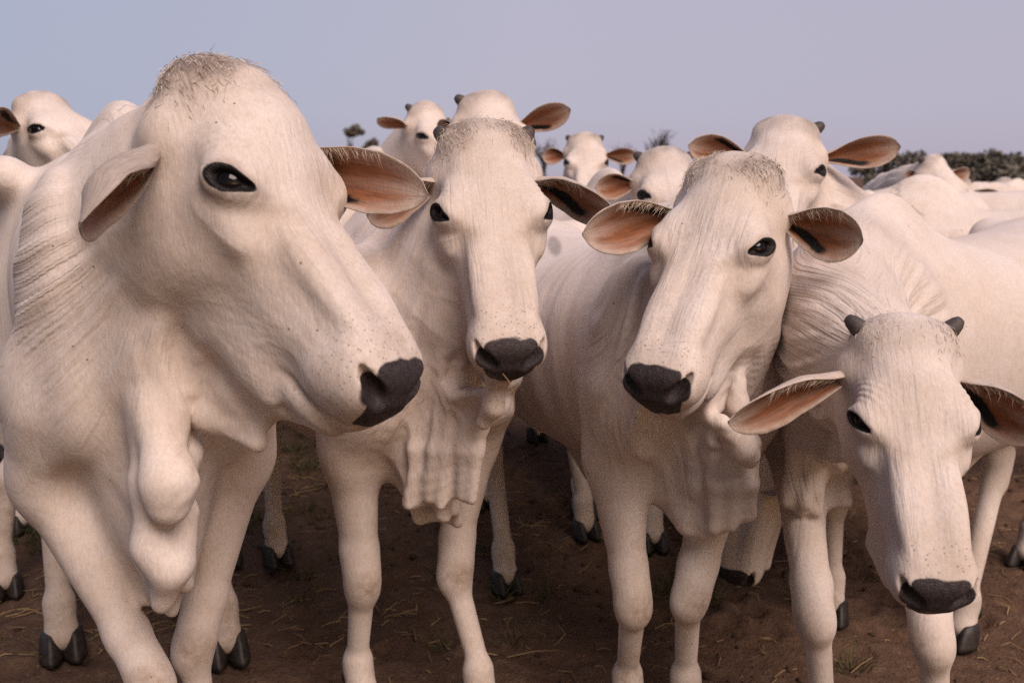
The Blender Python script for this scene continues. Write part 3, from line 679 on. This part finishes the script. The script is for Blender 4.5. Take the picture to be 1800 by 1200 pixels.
    for ft, d in feet:
        vs, fs = hoof_mesh(ft, d, s); obj('hoof', sub(vs), fs, HOOF, root)
    root['_info'] = 0; del root['_info']
    return root, dict(hp=hp, L=L, so=so, R=R, T=T, hs=hs, fx=fx, O=O, eyes=eyes)
#CUT
# ------------------------------------------------------------------ the ground
def graded(a, fine0, fine1, step, b, grow=1.35):
    x = list(np.arange(fine0, fine1 + step * .5, step)); d = step
    while x[-1] < b: d *= grow; x.append(x[-1] + d)
    d = step
    while x[0] > a: d *= grow; x.insert(0, x[0] - d)
    return np.array(x)
_rp = np.random.RandomState(21); _PRINTS = [(_rp.uniform(-2.4, 2.4), _rp.uniform(1.9, 5.2), _rp.uniform(.6, 2.5)) for _ in range(190)]
def gheight(x, y):
    P = np.stack([x, y, 0 * x], -1)
    near = np.exp(-((np.hypot(x, y - 3) / 9) ** 2))
    z = .010 * wavy(P, .9, 3) + .006 * wavy(P, 3.1, 5) + .0045 * wavy(P, 9.0, 7) + .003 * wavy(P, 21.0, 9)
    pr = _PRINTS; k = np.zeros_like(z)
    for px_, py_, an in pr:
        i = np.nonzero((np.abs(x - px_) < .12) & (np.abs(y - py_) < .12))[0]
        if len(i):
            u = (x[i] - px_) * math.cos(an) + (y[i] - py_) * math.sin(an); t = -(x[i] - px_) * math.sin(an) + (y[i] - py_) * math.cos(an); r = np.hypot(u / .062, t / .052)
            k[i] += -.016 * sstep(1.1, .7, r) * (1 - .7 * gauss(t, .009)) + .006 * gauss(r - 1.35, .3)
    return z * near - .012 + k
gx = graded(-600, -2.8, 2.8, .02, 600); gy = graded(-120, 1.6, 5.2, .02, 1600)
GX, GY = np.meshgrid(gx, gy); GZ = gheight(GX.ravel(), GY.ravel()); ng = len(gx)
gi = np.arange(len(gy) - 1)[:, None] * ng + np.arange(ng - 1)[None]; gi = gi.ravel()
m, ns, ls, p = mat('trampled_brown_earth'); tc = node(ns, 'ShaderNodeTexCoord'); P = tc.outputs['Object']
a1 = noise(ns, ls, P, 1.3, 5, .6); a2 = noise(ns, ls, P, 17, 5, .65); a3 = noise(ns, ls, P, 120, 3, .6)
c = mixc(ns, ls, rng(ns, ls, a1, .35, .65), (.125, .070, .046), (.085, .052, .036)); c = mixc(ns, ls, rng(ns, ls, a2, .45, .72), c, (.150, .092, .062)); c = mixc(ns, ls, rng(ns, ls, a3, .5, .75, 0, .6), c, (.035, .022, .016))
vv = node(ns, 'ShaderNodeTexVoronoi'); vv.inputs['Scale'].default_value = 60; ls.new(P, vv.inputs['Vector'])
vk = node(ns, 'ShaderNodeSeparateColor'); ls.new(vv.outputs['Color'], vk.inputs[0])
c = mixc(ns, ls, math_(ns, ls, 'MULTIPLY', rng(ns, ls, vv.outputs['Distance'], .15, .3, .8, 0), math_(ns, ls, 'GREATER_THAN', vk.outputs[0], .82)), c, (.22, .145, .095))
ls.new(c, p.inputs['Base Color']); p.inputs['Roughness'].default_value = .95; p.inputs['Specular IOR Level'].default_value = .1
b = node(ns, 'ShaderNodeBump'); b.inputs['Distance'].default_value = .02; ls.new(math_(ns, ls, 'ADD', a2, math_(ns, ls, 'MULTIPLY', a3, .4)), b.inputs['Height']); ls.new(b.outputs[0], p.inputs['Normal'])
g = obj('ground', np.stack([GX.ravel(), GY.ravel(), GZ], 1), np.stack([gi, gi + 1, gi + ng + 1, gi + ng], 1).tolist(), m); g['kind'] = 'structure'

# ------------------------------------------------------------------ the four cattle in front
def axm(rows): return np.array(rows, float)
G_FRONT = 'white zebu cattle in the front rank'
def ear(hp_base, tip, opening, w, **k): return dict(base=hp_base, tip=tip, opening=opening, length_w=w, **k)
def hpf(R, T, hs): return lambda x, y, z: np.asarray(T) + hs * (R @ V(x, y, z))

def skin(so, ropes, sheets=(), k=.035):               # hanging folds of loose skin: ropes of (point, thickness), sheets of three points
    for t in sheets: so.tri(*t, .011, .04)
    for r in ropes: so.chain(r, k)
def skin_a(so, hp, L, info):
    skin(so, [[(at(266, 610, 1.74), .026), (at(272, 720, 1.72), .032), (at(300, 850, 1.68), .042), (at(298, 890, 1.68), .030)],
              [(at(255, 700, 1.74), .022), (at(258, 850, 1.73), .026), (at(272, 960, 1.73), .032), (at(300, 1000, 1.73), .026), (at(284, 1062, 1.76), .017)],
              [(at(330, 900, 1.76), .020), (at(322, 985, 1.76), .016)]],
         [(at(258, 760, 1.74), at(335, 800, 1.78), at(285, 1050, 1.76)), (at(205, 760, 1.84), at(258, 760, 1.75), at(272, 960, 1.75))])
def skin_b(so, hp, L, info):
    skin(so, [[(at(872, 672, 2.12), .017), (at(868, 715, 2.13), .018), (at(850, 742, 2.16), .016)]] +
             [[(at(x + 18, 690, 2.322 - (x - 715) * .0008), .014), (at(x + 4 + (x % 7), 790, 2.327 - (x - 715) * .0007), .013), (at(x, y, 2.352 - (x - 715) * .0006), .009)] for x, y in ((718, 886), (757, 874), (776, 889), (812, 872), (830, 880))],
         [(at(690, 745, 2.40), at(845, 730, 2.24), at(722, 880, 2.37)), (at(845, 730, 2.24), at(722, 880, 2.37), at(828, 866, 2.30)), (at(845, 745, 2.24), at(862, 690, 2.14), at(790, 700, 2.26))], .026)
def skin_c(so, hp, L, info):
    skin(so, [[(at(1262, 745, 2.12), .020), (at(1298, 785, 2.16), .026), (at(1318, 800, 2.2), .020)]] +
             [[(at(x - 6, 770, 2.27), .018), (at(x, 850, 2.275), .015), (at(x - 4, y, 2.315), .010)] for x, y in ((1258, 930), (1290, 925), (1322, 905))],
         [(at(1225, 790, 2.36), at(1325, 780, 2.26), at(1256, 925, 2.35)), (at(1325, 780, 2.26), at(1256, 925, 2.35), at(1320, 905, 2.32))], .026)
# A: the big one on the left, turned to the right of the picture
R = axm([[0.4831, 0.568, 0.6663], [0.8688, -0.4054, -0.2842], [-0.1087, -0.7162, 0.6894]]); T = V(-0.4940, 1.746, 1.545); hs = 1.25; h_ = hpf(R, T, hs)
cow('largest white cow at the left edge, head turned sideways with a tall rounded forehead', (-.75, 1.97), (-1.2, 2.88), 1.15, R, T, hs, wide=.69, neckw=.82, extra=skin_a, leg=.80, eye_z=-.006,
    legs={('front', 1): (atz(255, 1170, .47), (-.66, 1.72)), ('front', 0): (atz(345, 1110, .47), (-.62, 1.90)), ('hind', 1): (None, (-1.33, 2.76)), ('hind', 0): (None, (-.84, 2.74))},
    ears=[ear(h_(-.085, .055, -.07), at(140, 395, 1.36), (.75, -.25, -.6), .165, curl=1.45, grey=.45), ear(h_(.085, .05, -.06), at(752, 345, 1.66), (-.1, -1, .1), .135)],
    h=.0085, detail=2, seed=1, dewlap=1.15, brisket=1.22, poll_grey=1.4, bulge=.03, horns=(.5, .7), group=G_FRONT, hair=1900, hump=.4, face_tan=.32, horn_len=.02)
# B: second from the left, looking straight at the camera
R = axm([[0.9858, 0.1145, 0.1226], [0.1676, -0.643, -0.7473], [0.0067, -0.7573, 0.6531]]); T = V(-0.0605, 2.29, 1.4812); hs = 1.12; h_ = hpf(R, T, hs)
cow('white cow facing the camera beside the largest one, long straight face and level ears', (-.27, 2.5), (-.86, 3.5), 1.01, R, T, hs,
    legs={('front', 1): (atz(635, 1010, .40), (-.39, 2.43)), ('front', 0): (atz(800, 990, .40), (-.07, 2.38)), ('hind', 1): (None, (-1.05, 3.48)), ('hind', 0): (None, (-.86, 3.48))},
    ears=[ear(h_(-.085, .055, -.06), at(645, 378, 2.10), (.1, -.9, -.55), .135), ear(h_(.085, .055, -.06), at(1082, 372, 2.10), (-.1, -.9, -.55), .135)],
    h=.0078, detail=2, seed=2, extra=skin_b, brisket=1.12, dewlap=1.15, group=G_FRONT, hair=1900)
# C: third from the left, face turned to the left of the picture
R = axm([[0.8513, -0.4002, -0.3395], [-0.524, -0.6143, -0.5899], [-0.0275, -0.68, 0.7327]]); T = V(0.4760, 2.170, 1.406); hs = 1.12; h_ = hpf(R, T, hs)
cow('white cow in the middle turning its face aside, dark smudges on its flank', (.40, 2.45), (.02, 3.45), .99, R, T, hs,
    legs={('front', 1): (atz(1110, 1045, .40), (.31, 2.36)), ('front', 0): (atz(1215, 1035, .40), (.46, 2.36)), ('hind', 1): (None, (-.02, 3.24)), ('hind', 0): (None, (.29, 3.75))},
    ears=[ear(h_(-.085, .055, -.06), at(1024, 412, 2.02), (.05, -1, -.1), .14), ear(h_(.085, .055, -.06), at(1517, 425, 2.02), (-.15, -1, -.3), .145)],
    h=.0078, detail=2, seed=3, horns=(.5, 0), extra=skin_c, hump=.5, brisket=1.2, dewlap=1.0, group=G_FRONT, hair=1900, spots=[(at(975, 430, 2.85), (.02, .2, .03), .9), (at(985, 552, 2.8), (.012, .2, .022), .9), (at(972, 545, 2.8), (.008, .2, .016), .9), (at(996, 556, 2.8), (.006, .2, .016), .8)])
# D: on the right, head hung low
R = face_axes(-5, 51, -1); T = V(0.750, 1.8766, 1.1022); hs = 1.01; h_ = hpf(R, T, hs)
cow('white cow at the right hanging its head low, drooping ears and short dark horn stubs', (.87, 2.46), (1.75, 3.17), 1.0, R, T, hs,
    legs={('front', 1): (atz(1432, 1070, .40), (.72, 2.20)), ('front', 0): (atz(1638, 1108, .41), (.93, 2.05)), ('hind', 1): (None, (1.36, 2.84)), ('hind', 0): (None, (1.87, 3.45))},
    ears=[ear(h_(-.085, .055, -.06), at(1280, 742, 1.83), (.1, -1, -.5), .13), ear(h_(.085, .055, -.06), at(1840, 768, 1.83), (-.1, -.8, -.5), .14)],
    h=.0078, detail=2, seed=4, hump=.7, dewlap=1.0, group=G_FRONT, hair=500, lids=.75, horn_len=.045, poll_grey=.4)

# ------------------------------------------------------------------ the herd behind them
G_BACK = 'white zebu cattle crowding behind the front rank'
def herd(label, S, H, s, poll, az, pitch, roll=0, hs=1.08, ears=(None, None), h=.0155, detail=1, seed=9, **k):
    R = face_axes(az, pitch, roll); T = np.asarray(poll); h_ = hpf(R, T, hs); es = []
    for sd, e in zip((1, -1), ears):
        if e is None: e = (h_(sd * .33, .06, -.12), R @ V(sd * -.1, .55, .75))
        es.append(ear(h_(sd * .085, .055, -.06), e[0], e[1], e[2] if len(e) > 2 else .13, nu=16, nv=11))
    return cow(label, S, H, s, R, T, hs, ears=es, h=h, detail=detail, seed=seed, group=G_BACK, **k)
C0 = (0, -1, -.15)
herd('cow with head raised above the straight-faced one, only forehead and ear showing', (-.25, 4.1), (-.55, 5.2), 1.04, at(855, 182, 3.55), 24, 40, 0, 1.12,
     ((at(1003, 192, 3.5), C0, .12), (at(770, 235, 3.7), (.2, -1, 0), .12)), seed=11, horns=(0, 1))
herd('cow behind the middle pair, raised face with both long orange ears spread wide', (1.22, 3.45), (1.55, 4.5), .98, at(1382, 228, 3.1), -20, 36, -3, 1.1,
     ((at(1583, 258, 3.05), C0, .125), (at(1210, 256, 3.05), C0, .125)), seed=12, horns=(1, 0), h=.011, legs={('front', 1): (None, (1.02, 3.0)), ('front', 0): (None, (1.36, 2.98))})
herd('cow half hidden behind the middle cow, one dark eye and one curled ear showing', (.42, 4.05), (.02, 5.1), 1.04, at(1168, 280, 3.5), 8, 38, 0, 1.05,
     ((at(1250, 330, 3.5), C0), (at(1046, 330, 3.45), (.1, -1, -.2), .12)), seed=13, h=.013)
herd('distant cow with a flat square crown and two small black horn buds', (.42, 6.3), (.5, 7.4), 1.03, at(1028, 246, 5.6), 0, 40, 0, 1.05,
     ((at(1120, 275, 5.6), C0, .12), (at(953, 275, 5.6), C0, .12)), seed=14)
herd('distant cow in half profile with a dark tipped ear and one upright brown ear', (-.85, 5.3), (-1.5, 6.2), 1.03, at(748, 194, 4.7), 38, 42, 0, 1.0,
     ((at(795, 225, 4.6), (-.2, -1, .1), .12), (at(663, 208, 4.5), (.3, -.5, -.8), .10)), seed=15, horns=(0, 1))
herd('cow at the far left corner looking right over the largest one, only its head showing', (-1.85, 3.9), (-2.4, 4.9), 1.0, at(72, 184, 3.3), 52, 26, 0, 1.02,
     ((at(130, 230, 3.3), C0), (at(-30, 205, 2.9), (.5, -.8, -.1), .12)), seed=16, h=.013, horns=(0, 0), legs={('front', 0): (None, (-1.72, 3.2))})
herd('cow grazing behind the middle pair, lowered muzzle near the ground', (.86, 3.75), (.80, 4.8), 1.0, at(1345, 742, 3.12), -36, 62, 0, 1.0,
     ((at(1410, 830, 3.2), C0), (at(1365, 870, 3.0), (-.2, -.8, 0), .10)), seed=17, legs={('front', 1): (None, (.54, 3.62)), ('front', 0): (None, (.90, 3.55))}, h=.012)
herd('cow standing across behind the wide-eared one, its smooth back and rump showing', (1.45, 5.2), (2.3, 5.3), 1.03, at(1380, 330, 5.1), -60, 40, seed=18, detail=0)
herd('cow seen side on at the right edge, pale back above the low-headed one', (1.75, 4.5), (2.7, 4.3), 1.02, at(1560, 400, 4.4), -60, 50, seed=19, detail=0)
herd('cow looking over the pale backs on the right, its brown ears against the trees', (2.3, 6.3), (2.9, 7.1), 1.03, at(1640, 285, 5.4), 35, 45, 0, 1.05,
     ((at(1705, 305, 5.6), C0, .11), (at(1590, 310, 5.4), C0, .1)), seed=20)
herd('small far cow near the right edge, rounded back before the dark trees', (5.2, 10.5), (6.2, 10.8), 1.0, at(1690, 320, 9.8), -40, 50, seed=21, h=.03, detail=0)
herd('small far cow at the right edge under the dark trees, nearly out of the picture', (6.4, 12.5), (7.3, 12.6), 1.0, at(1765, 318, 11.8), -50, 45, seed=22, h=.03, detail=0)
herd('cow with a rounded hump standing far behind the largest cow\'s pink ear', (-.95, 6.4), (-1.9, 6.8), 1.05, at(690, 300, 6.0), 50, 60, seed=23, detail=0, h=.02)

herd('cow whose pale back and hump show between the largest cow and the half profile one', (-.62, 4.9), (-1.3, 5.9), 1.1, at(560, 320, 4.5), 40, 55, seed=24, detail=0, h=.018, hump=1.4)
herd('far cow seen end on between the wide eared cow and the flat crowned one', (.95, 6.6), (.7, 7.7), 1.02, at(1215, 300, 6.2), 30, 45, seed=25, detail=0, h=.02)
herd('far cow behind the wide eared cow\'s long ear, broad back towards the trees', (1.7, 7.6), (2.6, 8.1), 1.04, at(1470, 330, 7.2), -40, 55, seed=26, detail=0, h=.022)
herd('far cow standing broadside beneath the line of dark trees', (3.6, 8.6), (4.6, 8.4), 1.03, at(1590, 318, 8.0), -60, 50, seed=27, detail=0, h=.025)
herd('tiny far cow peeping past the half profile cow\'s cheek', (-1.1, 8.6), (-1.9, 9.3), 1.05, at(705, 300, 8.0), 20, 55, seed=28, detail=0, h=.025)

# ------------------------------------------------------------------ trees on the horizon
LEAF = simple('dusky_leaves', (.17, .15, .125), .8, .1, 8, (.12, .11, .09)); BARK = simple('grey_bark', (.10, .075, .06), .9, .1, 30, (.06, .045, .038))
def crown_mesh(rn, shape, n, leaf):
    vs = []; fs = []; lobes = [(rn.normal(size=3) * np.array(shape) * .5, rn.uniform(.35, .6)) for _ in range(7)]
    for _ in range(n):
        c, r = lobes[rn.randint(len(lobes))]; d = unit(rn.normal(size=3)) * rn.rand() ** .4; p = c + d * np.array(shape) * r
        a = unit(rn.normal(size=3)); b = unit(np.cross(a, rn.normal(size=3))); k = leaf * rn.uniform(.6, 1.4); i = len(vs)
        vs += [tuple(p - a * k), tuple(p + b * k * .6), tuple(p + a * k), tuple(p - b * k * .6)]; fs.append((i, i + 1, i + 2, i + 3))
    return vs, fs
def tree(label, x, y, height, width, rn, n=900, leaf=.22, bare=False, flat=.5, group=None):
    root = bpy.data.objects.new('tree', None); col.objects.link(root); root.location = (x, y, 0); root['label'] = label; root['category'] = 'tree'
    if group: root['group'] = group
    vs, fs = tube([(0, 0, -.1), (.05 * width * rn.normal(), 0, height * .35), (.08 * width * rn.normal(), 0, height * .7)], [.05 * height * .6, .04 * height * .6, .02 * height * .6], 7)
    tips = []
    for k in range(7 if not bare else 16):
        a = rn.uniform(0, 6.28); z0 = height * rn.uniform(.3, .65); e = np.array([math.cos(a) * width * .45, math.sin(a) * width * .45, height * rn.uniform(.7, .98)]) * [rn.uniform(.4, 1), rn.uniform(.4, 1), 1]
        m_ = np.array([e[0] * .4, e[1] * .4, z0 + (e[2] - z0) * .6]); v2, f2 = tube([(0, 0, z0), m_, e], [.016 * height, .010 * height, .003 * height], 5); o = len(vs); vs += v2; fs += [tuple(o + i for i in f) for f in f2]; tips.append(e)
        if bare:
            for _ in range(5):
                s0 = m_ + (e - m_) * rn.rand(); v2, f2 = tube([s0, s0 + rn.normal(size=3) * width * .09 + [0, 0, .05 * height], s0 + rn.normal(size=3) * width * .16 + [0, 0, .10 * height]], [.006 * height, .004 * height, .002 * height], 4); o = len(vs); vs += v2; fs += [tuple(o + i for i in f) for f in f2]
    obj('trunk', vs, fs, BARK, root)
    if not bare:
        vs, fs = crown_mesh(rn, (width * .5, width * .5, height * flat * .5), n, leaf)
        obj('crown', [(a, b, c + height * (1 - flat * .55)) for a, b, c in vs], fs, LEAF, root, False)
    return root
def copy_tree(src, x, y, rz, sx, sz, label):
    r = src.copy(); col.objects.link(r); r.location = (x, y, 0); r.rotation_euler = (0, 0, rz); r.scale = (sx, sx, sz); r['label'] = label
    for ch in src.children:
        c_ = ch.copy(); col.objects.link(c_); c_.parent = r
    return r
rn = np.random.RandomState(5)
def wx(px, y): return (px - 900) / FPX * y * 1.0136
tree('flat topped dark tree on the horizon just right of the largest cow\'s forehead', wx(625, 70), 70, 4.75, 1.25, rn, 700, .12, flat=.16)
tree('small dark tree on the horizon left of the half profile cow', wx(662, 85), 85, 4.6, 1.8, rn, 700, .2, flat=.4)
tree('small round tree on the horizon touching the half profile cow\'s pale ear', wx(697, 85), 85, 4.4, 1.3, rn, 600, .2, flat=.4)
tree('bare leafless tree on the horizon beyond the curled ear of the hidden cow', wx(1146, 75), 75, 4.5, 2.4, rn, bare=True)
tree('faint bare tree on the horizon left of the flat crowned cow', wx(955, 90), 90, 4.4, 2.6, rn, bare=True)
tree('wispy bare tree on the horizon right of the flat crowned cow', wx(1090, 95), 95, 4.4, 2.8, rn, bare=True)
HOR = 'bushy trees in the line at the right horizon'; src = []
for k in range(4): src.append(tree('bushy dark tree in the line of trees along the right horizon', wx(1575 + 62 * k, 62), 62, 2.4 + .2 * rn.rand(), 3.6, rn, 1500, .17, flat=.85, group=HOR))
for k in range(26):
    y = rn.uniform(58, 74); copy_tree(src[k % 4], wx(1555 + k * 16 + rn.uniform(-6, 6), y), y, rn.uniform(0, 6.28), rn.uniform(.8, 1.2), rn.uniform(.82, 1.04), 'bushy dark tree in the line of trees along the right horizon')

# ------------------------------------------------------------------ straw, grass and clods on the ground
def straw_mat(name, a, b): return simple(name, a, .9, .1, 6, b)
STRAW = straw_mat('dry_straw', (.30, .20, .105), (.15, .095, .055)); GRASS = straw_mat('dull_green_grass', (.060, .065, .028), (.10, .085, .04))
rn = np.random.RandomState(8)
def scatter(n, x0, x1, y0, y1, dens=None):
    out = []
    while len(out) < n:
        x, y = rn.uniform(x0, x1), rn.uniform(y0, y1) ** 1.0
        if dens is None or rn.rand() < dens(x, y): out.append((x, y))
    return np.array(out)
def patch(x, y): return float(np.clip(.45 + .6 * wavy(np.array([[x, y, 0]]), .8, 11)[0], .06, 1))
pts = scatter(2600, -2.6, 2.6, 1.7, 5.2, lambda x, y: patch(x, y) * (1.0 if x < -.9 else .55)); zz = gheight(pts[:, 0], pts[:, 1]); vs = []; fs = []
for (x, y), z in zip(pts, zz):
    l = rn.uniform(.02, .10) * (1.6 if rn.rand() < .1 else 1); a = rn.uniform(0, 6.28); d = V(math.cos(a), math.sin(a), rn.uniform(-.05, .25)); wd = rn.uniform(.0012, .003); b_ = rn.normal() * l * .2
    p0 = V(x, y, z + .004); sd = V(-d[1], d[0], 0); p1 = p0 + d * l * .5 + sd * b_ + V(0, 0, .004); p2 = p0 + d * l; i = len(vs); o_ = V(0, 0, wd)
    vs += [tuple(p0 - sd * wd), tuple(p0 + sd * wd), tuple(p1 + sd * wd), tuple(p1 - sd * wd), tuple(p2 + sd * wd * .5), tuple(p2 - sd * wd * .5), tuple(p0 + o_), tuple(p1 + o_), tuple(p2 + o_)]
    fs += [(i, i + 6, i + 7, i + 3), (i + 6, i + 1, i + 2, i + 7), (i + 3, i + 7, i + 8, i + 5), (i + 7, i + 2, i + 4, i + 8)]
o = obj('straw', vs, fs, STRAW, None, False); o['kind'] = 'stuff'; o['label'] = 'dry straw stalks and chaff littering the brown dirt'
pts = scatter(260, -3.0, 1.0, 2.6, 7.0, lambda x, y: (1.0 if x < -.75 else .35) * patch(x + 3, y) * (1 if y > 3.0 or x < -1.2 else .2)); vs = []; fs = []
for (x, y) in pts:
    z = gheight(np.array([x]), np.array([y]))[0]
    for _ in range(26):
        a = rn.uniform(0, 6.28); r = rn.uniform(0, .05); l = rn.uniform(.03, .11); p0 = V(x + r * math.cos(a), y + r * math.sin(a), z - .005); d = unit(V(math.cos(a) * rn.uniform(.2, 1.2), math.sin(a) * rn.uniform(.2, 1.2), 1)); sd = unit(np.cross(d, rn.normal(size=3))) * .0018
        p1 = p0 + d * l * .6; p2 = p0 + d * l + V(math.cos(a), math.sin(a), -.4) * l * .3; i = len(vs)
        vs += [tuple(p0 - sd), tuple(p0 + sd), tuple(p1 + sd), tuple(p1 - sd), tuple(p2)]; fs += [(i, i + 1, i + 2, i + 3), (i + 3, i + 2, i + 4)]
o = obj('grass', vs, fs, GRASS, None, False); o['kind'] = 'stuff'; o['label'] = 'short dull green grass tufts between the hooves'
CLOD = simple('dirt_clods', (.085, .052, .036), .95, .1, 50, (.045, .028, .02)); vs = []; fs = []
ico = bmesh.new(); bmesh.ops.create_icosphere(ico, subdivisions=1, radius=1); iv = [np.array(q.co) for q in ico.verts]; fi = [tuple(q.index for q in f.verts) for f in ico.faces]; ico.free()
pts = scatter(2600, -2.6, 2.6, 1.6, 5.5, lambda x, y: patch(x + 7, y)); zz = gheight(pts[:, 0], pts[:, 1])
for (x, y), z in zip(pts, zz):
    r = .004 + .014 * rn.rand() ** 4; i = len(vs); sc_ = r * rn.uniform(.6, 1.3, 3) * [1, 1, .7]
    vs += [tuple(q * sc_ * rn.uniform(.8, 1.2) + [x, y, z + r * .2]) for q in iv]; fs += [tuple(i + k for k in f) for f in fi]
o = obj('dirt_clods', vs, fs, CLOD, None, True); o['kind'] = 'stuff'; o['label'] = 'small crumbly clods of brown earth scattered over the ground'
# the stalk the straight-faced cow is chewing
p0 = at(878, 650, 2.02); vs, fs = tube([p0, at(893, 668, 2.0), at(903, 690, 2.0), at(904, 720, 2.0)], [.0016, .0014, .0011, .0006], 6)
o = obj('grass_stalk', vs, fs, STRAW); o['label'] = 'thin dry grass stalk hanging from the straight-faced cow\'s lips'; o['category'] = 'stalk'
